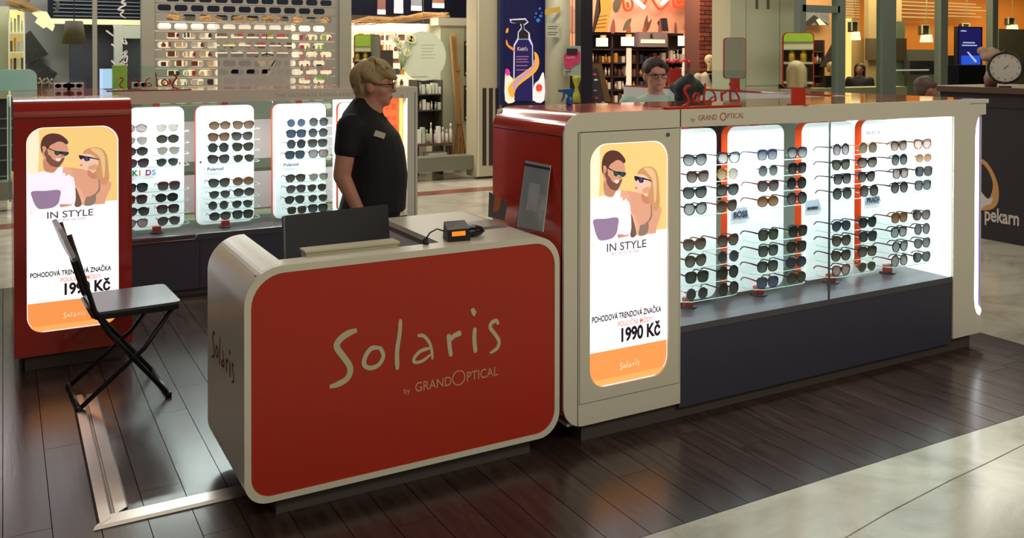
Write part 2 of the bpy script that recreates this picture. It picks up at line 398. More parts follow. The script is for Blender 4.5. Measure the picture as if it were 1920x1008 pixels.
# white front face of the end unit, its door and lower panel
ol = rrect(XL, 2.70, .08, 1.424, .1, 8, (R, 0, 0, R))
dpx = (2.147, 2.694); dz = (.172, 1.343)
plate('end_frame', ol, WHITE, k, (0, YF, 0), t=.02, holes=[[(dpx[0], dz[0]), (dpx[1], dz[0]), (dpx[1], dz[1]), (dpx[0], dz[1])]])
box('gap_backing', (2.10, 2.70), (YF+.02, YF+.028), (.13, 1.40), GAP, k)
PF = (2.203, 2.632, .228, 1.288)
ph = rrect(*PF, .085, 8)
plate('door', [(dpx[0]+.004, dz[0]+.004), (dpx[1]-.001, dz[0]+.004), (dpx[1]-.001, dz[1]-.004), (dpx[0]+.004, dz[1]-.004)], WHITE, k, (0, YF+.001, 0), t=.018, holes=[ph])
door = [c for c in k.children if c.name.startswith('door')][0]
lathe('lock', [(.0095, 0), (.0095, .004), (.006, .005)], (0, 0, 0), STEEL, door)
lk = door.children[0]
c0 = at(1252, 252, Y=YF); offk = wo(door)
for v in lk.data.vertices: p = v.co+offk; v.co = Vector((c0.x+p.x, YF-p.z, c0.z+p.y))-offk
box('bottom_light_stop', (2.10, 2.70), (YF+.021, 3.86), (.082, .095), WHITE2, k); box('back_light_stop', (2.15, 2.69), (YF+.07, YF+.08), (.1, 1.33), WHITE2, k); box('end_back', (2.09, 2.70), (3.872, 3.888), (.09, 1.41), WHITE2, k)  # bottom and lightbox back are added to stop film light leaking out
box('seam', (2.138, 2.1415), (YF-.0006, YF+.003), (.08, 1.343), GAP, k)
box('seam', (2.694, 2.6975), (YF-.0006, YF+.003), (1.343, 1.424), GAP, k)
# fascia band, right post, counter top
plate('fascia', [(2.6975, 1.343), (4.662, 1.333), (4.662, 1.424), (2.6975, 1.424)], WHITE, k, (0, YF, 0), t=.02)
rp = [(4.662, .08), (4.935, .08), (4.935, .16), (4.9, .178), (4.872, .2), (4.858, .235), (4.852, .28), (4.852, 1.20), (4.858, 1.26), (4.872, 1.305), (4.895, 1.335), (4.95, 1.335), (4.95, 1.40), (4.975, 1.402), (4.975, 1.424), (4.662, 1.424)]
plate('right_post', rp, WHITE, k, (0, YF, 0), t=.03)
box('seam', (4.80, 4.95), (YF-.0006, YF+.003), (1.398, 1.4005), GAP, k)
gl = crom([(4.90, .178), (4.872, .2), (4.858, .235), (4.852, .28), (4.852, 1.20), (4.858, 1.26), (4.872, 1.305), (4.90, 1.338)], 3)+[(4.905, 1.338), (4.905, .235), (4.93, .215), (4.935, .195), (4.92, .178)]
plate('edge_light', gl, glow('cool_white_acrylic', (250, 250, 255), 5), k, (0, YF+.012, 0), t=.018)
box('edge_light_rim', (4.905, 4.912), (YF+.010, YF+.03), (.235, 1.335), glow('violet_edge_glow', (96, 60, 200), .9), k)
box('right_side_panel', (4.93, 4.955), (YF+.03, 6.3), (.08, 1.40), WHITE, k)
TOPM = mat('red_gloss_top', (176, 60, 42), .06, coat=.3)
box('top', (2.70, 4.972), (YF+.021, 3.89), (1.412, 1.4245), TOPM, k)
box('top_wing', (4.61, 4.975), (3.892, 6.3), (1.412, 1.4245), TOPM, k)
box('wing_inner_fascia', (4.61, 4.63), (3.892, 6.3), (1.22, 1.411), WHITE2, k)
box('wing_lower_cabinet', (4.64, 4.93), (3.892, 6.3), (.08, .80), WHITE2, k)
box('rear_fascia', (2.10, 4.61), (3.875, 3.89), (1.345, 1.411), WHITE2, k)
box('case_ceiling', (2.70, 4.662), (YF+.02, 3.875), (1.345, 1.352), WHITE2, k)
box('case_floor', (2.70, 4.662), (YF+.004, 3.87), (.40, .43), DARKTOP, k)
plate('base_panel', [(2.70, .055), (4.662, .055), (4.662, .4), (2.70, .4)], DARK, k, (0, YF+.008, 0), t=.02)
box('base_back', (2.12, 4.60), (3.86, 3.88), (.08, .40), DARK, k)
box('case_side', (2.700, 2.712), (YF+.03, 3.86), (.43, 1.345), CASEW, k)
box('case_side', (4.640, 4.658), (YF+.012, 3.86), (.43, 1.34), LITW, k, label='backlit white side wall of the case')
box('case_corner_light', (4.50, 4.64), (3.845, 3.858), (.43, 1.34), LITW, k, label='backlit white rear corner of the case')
box('plinth', (2.18, 4.86), (YF+.034, 3.80), (0, .08), PLINTH, k)
box('wing_plinth', (4.66, 4.86), (3.81, 6.25), (0, .08), PLINTH, k)
# glass panes of the case
pn = box('pane', (2.70, 3.668), (YF+.003, YF+.008), (.43, 1.345), GLASS, k)
pn = box('pane', (3.676, 4.66), (YF+.003, YF+.008), (.43, 1.345), GLASS, k)
box('pane_joint', (3.668, 3.675), (YF+.001, YF+.009), (.43, 1.34), mat('pane_joint_dark', (70, 84, 82), .3), k)
box('rear_pane', (2.72, 4.5), (3.866, 3.871), (.43, 1.343), GLASS, k)
text('lettering', 'by', .026, mat('red_lettering', (176, 96, 74), .5), k, (2.757, YF-.001, 1.368))
text('lettering', 'GRAND', .036, MATS['red_lettering'], k, (2.800, YF-.001, 1.371), sx=.92)
text('lettering', 'O', .056, MATS['red_lettering'], k, (2.930, YF-.001, 1.365), sx=1.0)
text('lettering', 'PTICAL', .036, MATS['red_lettering'], k, (2.977, YF-.001, 1.374), sx=.92)
# --- lightbox poster
PO = {}
def P2(zx, zy): # crop coordinates of the upper crop -> poster local metres
    p = at(960+zx/4, 230+zy/4, Y=YF); return (p.x-PF[0], p.z-PF[2])
def pstr(pts, smooth=True):
    q = [P2(*p) for p in pts]
    return crom(q, 4, True) if smooth else q
def lightbox(parent, x0, y, z0, W, H, bright, kk=0):
    """backlit advertising film: a man and a woman in sunglasses, printed in flat colours"""
    sx = W/(PF[1]-PF[0]); sz = H/(PF[3]-PF[2]); O = Vector((x0, y, z0))
    def put(nm, pts, col, lay, st=1.0, smooth=True):
        q = [(max(0.003, min(W-.003, a*sx)), b*sz) for a, b in pstr(pts, smooth)]
        return plate(nm, q, glow('film_%d_%d_%d_%s' % (*col, bright), col, st*bright), lb, O+Vector((0, -.0006*lay, 0)), t=.0004)
    lb = plate('lightbox', [(a-PF[0], b-PF[2]) if 0 else ((a-PF[0])*sx, (b-PF[2])*sz) for a, b in ph], glow('film_white_%s' % bright, (255, 250, 251), 1.3*bright), parent, O, t=.006, label='backlit white advertising film')
    Wl = PF[1]-PF[0]; Hl = PF[3]-PF[2]
    def clip(x0_, z0_, x1_, z1_, r):  # part of the rounded film
        return [(a*sx, b*sz) for a, b in rrect(x0_, x1_, z0_, z1_, 0, 8, r)]
    yl = at(1160, 440, Y=YF).z-PF[2]
    plate('yellow_backdrop', clip(.02*1 if bright > 1 else .004, yl, Wl-.004, Hl-.004, (.08, .082, 0, 0)), glow('film_yellow_%s' % bright, (255, 212, 132), .98*bright), lb, O+Vector((0, -.0005, 0)), t=.0004)
    put('white_fade', [(600, 300), (630, 210), (668, 185), (670, 400), (660, 600), (640, 885), (600, 885)], (255, 236, 200), 1.2, 1.1)
    put('white_fade', [(585, 880), (900, 850), (1170, 824), (1170, 900), (585, 900)], (255, 251, 252), 2.2, 1.3, False)
    put('womans_shoulders', [(812, 515), (880, 512), (960, 528), (1000, 550), (1060, 590), (1100, 620), (1132, 640), (1125, 700), (1098, 780), (1085, 840), (1030, 846), (945, 846), (912, 700), (890, 640), (850, 592), (820, 580), (805, 545)], (232, 166, 134), 2)
    put('forearm', [(905, 690), (935, 700), (962, 780), (985, 800), (1000, 844), (950, 846), (925, 790)], (240, 180, 148), 2.6)
    put('neck_shade', [(985, 530), (1030, 545), (1045, 600), (1015, 610), (985, 580)], (206, 138, 108), 2.6)
    put('strap', [(1048, 600), (1056, 602), (1062, 700), (1034, 752), (1028, 746), (1052, 690)], (150, 124, 110), 2.9)
    put('womans_top', [(972, 775), (1000, 765), (1030, 742), (1034, 800), (1012, 843), (962, 846)], (150, 124, 110), 3)
    put('womans_hair', [(950, 392), (965, 355), (1005, 333), (1055, 332), (1092, 362), (1110, 425), (1116, 520), (1118, 615), (1085, 665), (1055, 620), (1032, 560), (1040, 490), (1035, 430), (1000, 398), (965, 400)], (214, 154, 104), 3)
    put('hair_light', [(1000, 345), (1050, 340), (1082, 375), (1094, 440), (1092, 560), (1080, 600), (1070, 480), (1055, 410)], (240, 196, 142), 3.4)
    put('womans_face', [(936, 402), (952, 388), (1000, 392), (1040, 428), (1052, 470), (1035, 520), (1020, 558), (985, 530), (950, 522), (938, 505), (934, 484), (926, 462), (932, 440), (930, 420)], (248, 200, 170), 4)
    put('lips', [(934, 486), (946, 484), (950, 490), (944, 496), (934, 494)], (206, 96, 96), 4.6)
    put('cheek_shade', [(985, 505), (1030, 480), (1044, 500), (1030, 528), (1000, 530)], (228, 164, 132), 4.5)
    put('womans_sunglasses', [(927, 402), (948, 403), (966, 408), (996, 414), (1040, 428), (1056, 436), (1054, 441), (1000, 428), (996, 444), (982, 452), (966, 450), (958, 432), (950, 428), (948, 436), (938, 438), (930, 424)], (40, 34, 60), 5, .8)
    put('lens_shine', [(966, 414), (988, 420), (986, 440), (970, 444)], (84, 76, 140), 5.6, .8)
    put('mans_neck', [(705, 430), (800, 470), (800, 520), (770, 556), (722, 552), (700, 520)], (206, 140, 112), 3)
    put('mans_shirt', [(592, 600), (640, 575), (690, 548), (735, 560), (765, 558), (800, 508), (838, 525), (872, 580), (896, 625), (898, 832), (806, 838), (720, 872), (594, 888)], (250, 236, 248), 4, 1.12)
    put('mans_arm', [(798, 838), (884, 832), (886, 850), (806, 868)], (214, 148, 122), 4, 1, False)
    put('shirt_print', [(622, 730), (710, 722), (802, 714), (803, 780), (790, 836), (752, 872), (672, 885), (642, 845), (626, 790)], (156, 128, 158), 5)
    put('shadow', [(900, 690), (922, 740), (942, 842), (897, 852)], (120, 92, 78), 3.5)
    put('mans_face', [(690, 395), (690, 340), (730, 320), (775, 285), (825, 282), (852, 315), (858, 372), (838, 405), (836, 432), (815, 474), (790, 502), (745, 495), (712, 450)], (222, 158, 126), 5)
    put('mans_beard', [(722, 395), (742, 408), (762, 442), (792, 452), (832, 424), (824, 460), (796, 506), (752, 500), (722, 462), (716, 425)], (128, 82, 68), 6)
    put('mans_smile', [(778, 432), (802, 430), (812, 440), (796, 458), (782, 450)], (250, 226, 216), 7)
    put('mans_hair', [(690, 388), (681, 335), (688, 272), (712, 228), (755, 208), (803, 216), (838, 246), (860, 284), (848, 306), (825, 288), (798, 280), (770, 296), (742, 318), (728, 352), (706, 325), (697, 350)], (92, 54, 48), 6.5)
    put('sideburn', [(700, 350), (722, 350), (728, 400), (716, 420), (704, 392)], (128, 82, 68), 6.7)
    put('ear', [(692, 330), (704, 322), (716, 338), (710, 372), (698, 378)], (226, 152, 124), 6.9)
    put('lens_green', [(776, 370), (800, 372), (798, 392), (782, 394)], (50, 100, 90), 8.2, .7)
    put('lens_green', [(820, 376), (850, 378), (846, 396), (830, 400)], (56, 86, 100), 8.2, .7)
    put('nose_shade', [(812, 398), (824, 402), (828, 416), (812, 412)], (196, 128, 100), 7.2)
    put('mans_sunglasses', [(738, 340), (775, 362), (858, 374), (856, 396), (838, 408), (818, 394), (802, 392), (790, 404), (772, 392), (768, 368), (738, 352)], (28, 52, 56), 7.5, .8)
    put('hand', [(826, 512), (850, 508), (878, 530), (888, 560), (878, 592), (862, 570), (846, 588), (834, 560), (822, 560)], (238, 176, 146), 6)
    ob = at(1110, 663, Y=YF).z-PF[2]; ob2 = at(1252, 639, Y=YF).z-PF[2]; ob = (ob+ob2)/2
    plate('orange_band', clip(.003, .003, Wl-.003, ob, (0, 0, .082, .082)), glow('film_orange_%s' % bright, (255, 158, 84), 1.0*bright), lb, O+Vector((0, -.0006, 0)), t=.0004)
    plate('orange_glow_edge', [(a*sx, b*sz) for a, b in rrect(.003, Wl-.003, .003, .03, 0, 8, (0, 0, .026, .026))], glow('film_orange_edge_%s' % bright, (255, 178, 98), 1.05*bright), lb, O+Vector((0, -.0011, 0)), t=.0004)
    gy = mat('print_dark', (64, 46, 54), .5, emit=.4); lt = mat('print_grey', (124, 112, 120), .5, emit=.4); orp = mat('print_orange', (240, 120, 56), .5, emit=.5)
    ty = -.0032
    def tx(s, px, py, w, hgt, m_, bold=0):
        p = at(px, py, Y=YF); o = text('lettering', s, 1, m_, lb, (0, 0, 0), bold=bold)
        xsz = [v.co.x for v in o.data.vertices]; zsz = [v.co.z for v in o.data.vertices]; wx = max(xsz)-min(xsz); wz = max(zsz)-min(zsz); mx_ = min(xsz); mz = min(zsz); of = wo(lb)
        for v in o.data.vertices:
            v.co = Vector((x0+(p.x-PF[0])*sx+(v.co.x-mx_)/wx*w*sx, y+ty-(.0004 if v.co.y < -.0001 else 0), z0+(p.z-PF[2])*sz+(v.co.z-mz)/wz*hgt*sz))-of
    tx('IN STYLE', 1140, 473, .215, .036, lt, .014)
    tx('- SPOTTED IN THE STREET -', 1146, 480, .175, .012, lt, 0)
    tx('POHODOVÁ TRENDOVÁ ZNAČKA', 1112, 607, .378, .036, gy, .03)
    tx('POULIČNÍ MÓDY', 1161, 613.5, .19, .030, orp, .006)
    tx('1990 Kč', 1167, 643, .218, .070, gy, .04)
    script_word('lettering', glow('film_cream_%s' % bright, (255, 236, 190), .95*bright), lb, O+Vector((.165*sx, -.0018, .058*sz)), (1, 0, 0), (0, 0, 1), .148)
    return lb
lightbox(k, PF[0], YF+.012, PF[2], PF[1]-PF[0], PF[3]-PF[2], 1.02)

# glass upstand with the red brush-script name
t = thing('name_sign', 'red brush-script name on a clear glass upstand on the front kiosk top', 'sign', (2.92, 3.32, 1.425))
box('glass_plate', (2.695, 3.17), (3.328, 3.334), (1.426, 1.60), GLASS, t)
box('foot_rail', (2.66, 3.12), (3.30, 3.327), (1.425, 1.433), REDT, t)
script_word('lettering', REDT, t, (2.772, 3.326, 1.434), (1, 0, 0), (0, 0, 1), .5, t=.006)

# ================================================================ DISPLAY PANELS
def panel(name, label, x0, x1, y, ztop, zbot, front, words, group):
    """free standing white board with orange edge, glass shelves and their brackets"""
    t = thing(name, label, 'display stand', ((x0+x1)/2, y+.03, .43), group=group)
    o2 = rrect(x0, x1, zbot, ztop, .05, 6)
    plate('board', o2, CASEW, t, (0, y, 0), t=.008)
    shell('edge_band', o2+[o2[0]], y+.0082, y+.055, ORANGE, t, .004)
    plate('inner_board', rrect(x0+.018, x1-.012, zbot+.02, .80, .03), mat('white_raised_panel_glow', (246, 245, 250), .3, emit=.55), t, (0, y-.004, 0), t=.0035)  # raised board carries the same added glow, it is no lamp
    box('foot', ((x0+x1)/2-.035, (x0+x1)/2+.022), (y-.035, y-.012), (.436, .478), CLIP, t)
    lathe('foot_plate', [(.045, 0), (.045, .004), (.04, .006)], ((x0+x1)/2-.007, y-.024, .4305), mat('foot_plate_black', (40, 40, 44), .2), t)
    box('top_clip', ((x0+x1)/2-.02, (x0+x1)/2+.02), (y+.005, y+.03), (ztop, 1.345), CLIP, t)
    for i, z in enumerate(ROWZ):
        last = i in (7,)
        xa, xb = x0+.03, x1+.01
        pts = [(xa, 0), (xb, 0), (xb+.004, -.11), (xb-.012, -.145), (xb-.05, -.16), (xa+.06, -.16), (xa+.012, -.13), (xa, -.06)]
        s = plate('shelf', pts, SHELFG, t, (0, y-.005, z-.026), (1, 0, 0), (0, 1, 0), .004)
        e = [(p[0], p[1], 0) for p in pts[2:]]
        tube('glass_edge', [(p[0], y-.005+p[1], z-.028) for p in pts[1:]], .0022, GEDGE, s, 6)
    return t
ROWZ = [1.170, 1.090, 1.013, .934, .765, .685, .605, .526]
ROWC = [z for z in ROWZ]
fp = [(2.765, 3.155, 'leftmost'), (3.237, 3.625, 'second'), (3.766, 4.165, 'third'), (4.237, 4.62, 'rightmost')]
FT = {0: ('', ''), 1: ('GIORGIO ARMANI', 'BOSS'), 2: ('GUCCI', 'MAXMARA'), 3: ('PRADA', 'PRADA')}
blue = mat('brand_grey_blue', (150, 150, 186), .5); navy = mat('brand_navy', (52, 54, 92), .5); tabm = mat('brand_tab', (206, 208, 228), .4)
for i, (a, b, nm) in enumerate(fp):
    p = panel('glasses_stand', {'leftmost': 'white glasses board beside the lit door, first in the front case', 'second': 'white glasses board second from left in the front case, dark capitals on its middle tab', 'third': 'white glasses board crossed by the glass joint in the front case', 'rightmost': 'white glasses board at the right end of the front case'}[nm], a, b, 3.52, 1.306, .452, True, nm, 'white boards in the front case')
    if i: plate('brand_tab', [(a+.012, 0), (a+.135, 0), (a+.118, .055), (a+.105, .062), (a+.012, .062)], tabm, p, (0, 3.511, .828), t=.002)
    if FT[i][0]: text('lettering', FT[i][0], .02 if i == 1 else .034, blue if i < 3 else navy, p, (a+.03, 3.5185, 1.222), space=1.1)
    if FT[i][1]: text('lettering', FT[i][1], .044 if i != 2 else .018, navy, p, (a+.024, 3.508, .842), bold=.0008, sx=.95 if i != 3 else .8)
# rear row boards
RX = [(.78-.02, 1.123), (1.205, 1.615), (1.757, 2.16), (2.262, 2.62)]

# ================================================================ COUNTER
YC = 3.245
c = thing('sales_counter', 'low white rounded sales counter with a big red front panel bearing a script logo', 'counter', (1.4, 3.5, 0))
CX0, CX1, CZ0, CZ1 = .736, 2.045, .072, .915
ro = rrect(CX0, CX1, CZ0, CZ1, .1, 8, (.135, .115, .10, .085))
ri = rrect(CX0+.024, CX1-.024, CZ0+.022, CZ1-.026, .1, 8, (.118, .098, .088, .075))
plate('front_frame', ro, WHITE, c, (0, YC, 0), t=.02, holes=[ri])
rp_ = plate('front_panel', ri, REDP, c, (0, YC+.003, 0), t=.016, label='red front panel')
# wrap shell: left side and bottom, open on top between the left arm and the right box
wl = [(.885, CZ1)]+rrect(CX0, CX1, CZ0, CZ1, .1, 16, (.135, .115, .10, .085))[17:34]
wl += [(CX0, .5)]+rrect(CX0, CX1, CZ0, CZ1, .1, 16, (.135, .115, .10, .085))[34:51]+[(1.4, CZ0)]
shell('left_shell', wl, YC+.02, 3.90, WHITE, c, .022)
wr = [(1.4, CZ0)]+rrect(CX0, CX1, CZ0, CZ1, .1, 16, (.135, .115, .10, .085))[51:68]+[(CX1, .5)]+rrect(CX0, CX1, CZ0, CZ1, .1, 16, (.135, .115, .10, .085))[0:17]+[(1.535, CZ1)]
shell('right_shell', wr, YC+.02, 3.97, WHITE, c, .022)
box('front_lip', (.885, 1.535), (YC+.02, YC+.10), (CZ1-.03, CZ1), WHITE, c)
box('front_lining', (.78, 1.535), (YC+.021, YC+.035), (.10, CZ1-.03), BLACK, c)
box('drawer_box', (1.545, 2.0), (YC+.1, 3.94), (.12, CZ1-.045), WHITE2, c)
box('drawer_gap', (1.541, 2.0), (YC+.1, 3.93), (CZ1-.044, CZ1-.024), mat('drawer_gap_grey', (96, 96, 98), .5), c)
box('desk_shelf', (.80, 1.54), (YC+.04, 3.88), (.60, .62), BLACK, c)
box('plinth', (.86, 1.93), (YC+.05, 3.85), (0, .072), PLINTH, c)
b0 = at(618, 725, Y=YC)
script_word('lettering', CREAM, c, (b0.x, YC+.0015, b0.z), (1, 0, 0), (0, 0, 1), 1.0, t=.002)
p0 = at(757, 743, Y=YC)
LG = mat('pale_lettering', (206, 168, 134), .5)
text('lettering', 'by', .032, LG, c, (p0.x, YC+.0015, p0.z+.008), sx=.9)
p0 = at(778, 738, Y=YC)
text('lettering', 'GRAND', .052, LG, c, (p0.x, YC+.0015, p0.z+.006), sx=.86)
text('lettering', 'O', .092, LG, c, (p0.x+.154, YC+.0015, p0.z-.002), sx=.92, bold=-.0022)
text('lettering', 'PTICAL', .052, LG, c, (p0.x+.222, YC+.0015, p0.z+.010), sx=.86)
script_word('lettering', mat('brown_lettering', (120, 58, 40), .5), c, (CX0-.0012, 3.81, .45), (0, -1, 0), (0, 0, 1), .56)

# things on the counter
t = thing('monitor', 'black flat monitor seen from behind, sunk in the red counter', 'monitor', (1.22, 3.55, .62))
def quadslab(name, pts, th, m, parent, nrm):
    nrm = Vector(nrm).normalized(); P = [Vector(p) for p in pts]
    return mesh(name, P+[p+nrm*th for p in P], [(0, 1, 2, 3), (7, 6, 5, 4), (0, 4, 5, 1), (1, 5, 6, 2), (2, 6, 7, 3), (3, 7, 4, 0)], m, parent)
mo = [(.952, 3.50, .80), (1.42, 3.58, .80), (1.437, 3.66, 1.032), (.968, 3.58, 1.034)]
nn = (Vector(mo[1])-Vector(mo[0])).cross(Vector(mo[3])-Vector(mo[0])).normalized()
bk = quadslab('screen_housing', mo, -.022, mat('monitor_black', (13, 14, 22), .5), t, nn)
ed = tube('bezel_edge', [mo[0], mo[3]], .003, mat('bezel_grey', (120, 120, 132), .3), t, 6)
cc = (Vector(mo[0])+Vector(mo[2]))/2+nn*.001-Vector((0, 0, .05))
ux = (Vector(mo[1])-Vector(mo[0])).normalized(); uz = (Vector(mo[3])-Vector(mo[0])).normalized()
plate('port_cover', [(-.018, -.02), (.018, -.02), (.018, .018), (-.018, .018)], mat('port_grey', (64, 66, 78), .5), t, cc, ux, uz, .002)
plate('badge', [(.028, -.012), (.048, -.012), (.048, -.002), (.028, -.002)], mat('badge_grey', (110, 112, 120), .4), t, cc, ux, uz, .002)
plate('badge', [(-.045, -.004), (-.03, -.004), (-.03, 0), (-.045, 0)], MATS['badge_grey'], t, cc, ux, uz, .002)
box('stand_neck', (1.165, 1.205), (3.60, 3.625), (.628, .90), BLACK, t)
box('stand_base', (1.07, 1.30), (3.54, 3.72), (.6205, .63), BLACK, t, bev=.003)
t = thing('document_tray', 'low beige box edge behind the front lip of the red counter', 'tray', (1.1, 3.38, .62))
box('tray_body', (.99, 1.36), (3.352, 3.42), (.6205, .925), mat('tray_beige', (196, 190, 158), .5), t, bev=.004)
box('tray_lid', (.985, 1.365), (3.347, 3.425), (.9255, .935), MATS['tray_beige'], t, bev=.002)
# card terminal
t = thing('card_terminal', 'black card terminal with a glowing orange display on the white counter top', 'card reader', (1.62, 3.37, .915), rz=math.radians(0))
mesh('body', [(1.565, 3.33, .917), (1.66, 3.315, .917), (1.67, 3.40, .917), (1.58, 3.41, .917), (1.565, 3.335, .963), (1.66, 3.32, .965), (1.675, 3.40, .985), (1.585, 3.41, .985)],
     [(3, 2, 1, 0), (4, 5, 6, 7), (0, 1, 5, 4), (1, 2, 6, 5), (2, 3, 7, 6), (3, 0, 4, 7)], BLACK, t)
q = [Vector((1.584, 3.3305, .937)), Vector((1.64, 3.3215, .938)), Vector((1.64, 3.3235, .956)), Vector((1.584, 3.3325, .955))]
quadslab('display', [v-Vector((0, .0015, 0)) for v in q], .002, glow('orange_display', (255, 130, 30), 1.3), t, (0, 1, 0))
lathe('handset', [(.02, 0), (.045, .006), (.052, .018), (.044, .034), (.02, .044)], (1.70, 3.40, .917), mat('handset_black', (30, 26, 28), .22), t, 18, sx=1.25, sy=.85)
tube('handset_rim', [(1.70+.062*math.cos(a), 3.40+.042*math.sin(a), .934) for a in [2*PI*i/20 for i in range(20)]], .004, BLACK, t, 6, closed=True)
cp = [Vector((1.565, 3.36, .955)), Vector((1.535, 3.37, .965)), Vector((1.50, 3.36, .955)), Vector((1.475, 3.35, .93))]
tube('cable', cp, .0032, BLACK, t, 6)
co = []
for i in range(64):
    s = i/63; a = s*2*PI*7; co.append((1.475-.012*s+.011*math.cos(a), 3.35-.035*s+.011*math.sin(a), .93-.035*s-.02*s*s+.004))
tube('coiled_cable', co, .0028, BLACK, t, 5)
t = thing('leaflet_pile', 'thin pile of clear sleeves lying on the counter beside the card reader', 'leaflets', (1.86, 3.56, .915))
for i in range(4):
    a = math.radians(6*i-8); P = [Vector((1.84+math.cos(a)*x-math.sin(a)*y, 3.58+math.sin(a)*x+math.cos(a)*y, .917+.0022*i)) for x, y in ((-.11, -.07), (.10, -.07), (.10, .07), (-.11, .07))]
    quadslab('sleeve', P, .0016, mat('sleeve_mauve', (172, 152, 148), .25), t, (0, 0, 1))
# acrylic brochure stand leaning at the red end
t = thing('brochure_stand', 'clear slanted acrylic stand with a grey leaflet against the red kiosk end', 'brochure stand', (2.0, 3.45, .915))
A = [at(970, 425, Z=.917), at(1018, 437, Z=.917)]
A = [Vector((1.975, 3.49, .917)), Vector((2.01, 3.322, .917))]
tl = Vector((2.045, 3.535, 1.198)); tr_ = Vector((2.062, 3.345, 1.195))
quadslab('leaflet', [A[0], A[1], tr_, tl], .002, mat('leaflet_print', (222, 222, 226), .2, noise=.2, scale=14), t, (1, .1, 0))
quadslab('acrylic_front', [A[0]-Vector((.004, 0, 0)), A[1]-Vector((.004, 0, 0)), tr_-Vector((.004, 0, 0)), tl-Vector((.004, 0, 0))], .002, PLEX, t, (-1, -.1, .1))
box('acrylic_foot', (1.95, 2.03), (3.33, 3.48), (.9155, .919), PLEX, t)
L1_ = [A[0]+(tl-A[0])*.93, A[1]+(tr_-A[1])*.93, tr_+(A[1]-tr_)*.04, tl+(A[0]-tl)*.04]
quadslab('leaflet_header', [v-Vector((.0012, 0, 0)) for v in L1_], .001, mat('print_charcoal', (60, 60, 64), .5), t, (-1, 0, 0))
L2_ = [A[0]+(tl-A[0])*.40, A[1]+(tr_-A[1])*.30, A[1]+(tr_-A[1])*.31, A[0]+(tl-A[0])*.415]
quadslab('leaflet_line', [v-Vector((.0012, 0, 0)) for v in L2_], .001, mat('print_white', (236, 236, 240), .3), t, (-1, 0, 0))
t = thing('leaflet_holder', 'small grey leaflet box with an orange card left of the slanted stand', 'leaflet box', (2.0, 3.68, .915))
quadslab('front', [(1.975, 3.76, .917), (1.995, 3.64, .917), (2.01, 3.64, 1.0), (1.99, 3.78, 1.03)], .002, mat('holder_grey', (104, 100, 104), .25), t, (1, 0, 0))
quadslab('card', [(1.983, 3.73, .92), (1.99, 3.69, .92), (2.003, 3.685, 1.01), (1.995, 3.73, 1.02)], .001, mat('card_orange', (196, 104, 60), .5), t, (-1, 0, 0))
# ================================================================ REAR KIOSK AND PYLON
YR = 6.58
r = thing('rear_display_kiosk', 'white rear display kiosk behind the blonde woman, with a dark base and lit boards', 'kiosk', (1.7, 6.9, 0))
box('fascia', (.62, 2.83), (YR, YR+.02), (1.343, 1.428), WHITE, r)
box('top', (.62, 2.83), (YR+.021, 7.25), (1.416, 1.4285), TOPM, r)
box('case_ceiling', (.62, 2.75), (YR+.02, 7.2), (1.345, 1.352), WHITE2, r)
box('case_floor', (.62, 2.75), (YR+.004, 7.2), (.39, .425), DARKTOP, r)
box('base_panel', (.62, 2.83), (YR+.012, YR+.03), (.05, .39), DARK, r)
box('plinth', (.64, 2.75), (YR+.06, 7.1), (0, .05), PLINTH, r)
plate('right_post', rrect(2.745, 2.83, .05, 1.428, .04, 6, (0, .05, 0, 0)), WHITE, r, (0, YR-.002, 0), t=.03)
box('post_seam', (2.806, 2.810), (YR-.004, YR), (.05, 1.39), GAP, r)
box('right_side', (2.80, 2.828), (YR+.03, 7.25), (.05, 1.42), WHITE, r)
tube('metal_edge', [(.75, YR-.004, .432), (1.16, YR-.004, .432)], .005, ALU, r, 6)
tube('metal_edge', [(.75, YR-.004, .398), (1.15, YR-.004, .398), (1.175, YR-.004, .43), (2.74, YR-.004, .43)], .0045, ALU, r, 6)
box('base_seam', (1.19, 1.194), (YR+.010, YR+.014), (.06, .39), GAP, r)
lathe('lock', [(.012, 0), (.012, .004)], (1.60, YR+.012, .18), STEEL, r)
box('pane', (.62, 1.69), (YR+.003, YR+.008), (.435, 1.343), GLASS, r)
box('pane', (1.70, 2.745), (YR+.003, YR+.008), (.435, 1.343), GLASS, r)
box('rear_pane', (.62, 2.745), (7.19, 7.196), (.43, 1.343), GLASS, r)
oc = thing('orange_lightbox', 'glowing orange backlit panel right of the blonde woman in the rear case', 'lightbox', (2.6, 6.78, .43))
box('backlit_film', (2.632, 2.798), (6.80, 6.82), (.43, 1.342), glow('orange_film', (255, 96, 24), 1.05), oc)
for i, (zz, hh) in enumerate(((1.24, .05), (1.16, .03), (1.07, .05), (.99, .03))):
    for xx in (2.645, 2.70): box('printed_patch', (xx, xx+.04), (6.797, 6.7995), (zz, zz+hh), glow('orange_patch', (236, 66, 18), .95), oc)
box('light_edge', (2.765, 2.796), (6.795, 6.7995), (.43, 1.342), glow('warm_white_edge', (255, 206, 110), 1.3), oc)
tp = mat('faded_pink_print', (204, 150, 134), .5)
a = at(516, 182, Y=YR); text('lettering', 'THE ULTIMATE SUNGLASSES', .036, tp, r, (a.x, YR-.001, a.z), space=1.33)
a = at(751, 182, Y=YR); text('lettering', 'N', .036, tp, r, (a.x, YR-.001, a.z))
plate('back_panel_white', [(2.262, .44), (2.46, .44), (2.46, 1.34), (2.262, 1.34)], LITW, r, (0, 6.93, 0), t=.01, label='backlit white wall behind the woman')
for (a, b) in ((1.13, 1.36), (1.66, 1.90), (2.12, 2.34)):
    for (z0, z1) in ((.50, .78), (.88, 1.18)):
        bb = plate('reverse_board', rrect(a, b, z0, z1, .03), mat('reverse_board_pale', (214, 204, 202), .5), r, (0, 7.08, 0), t=.006)
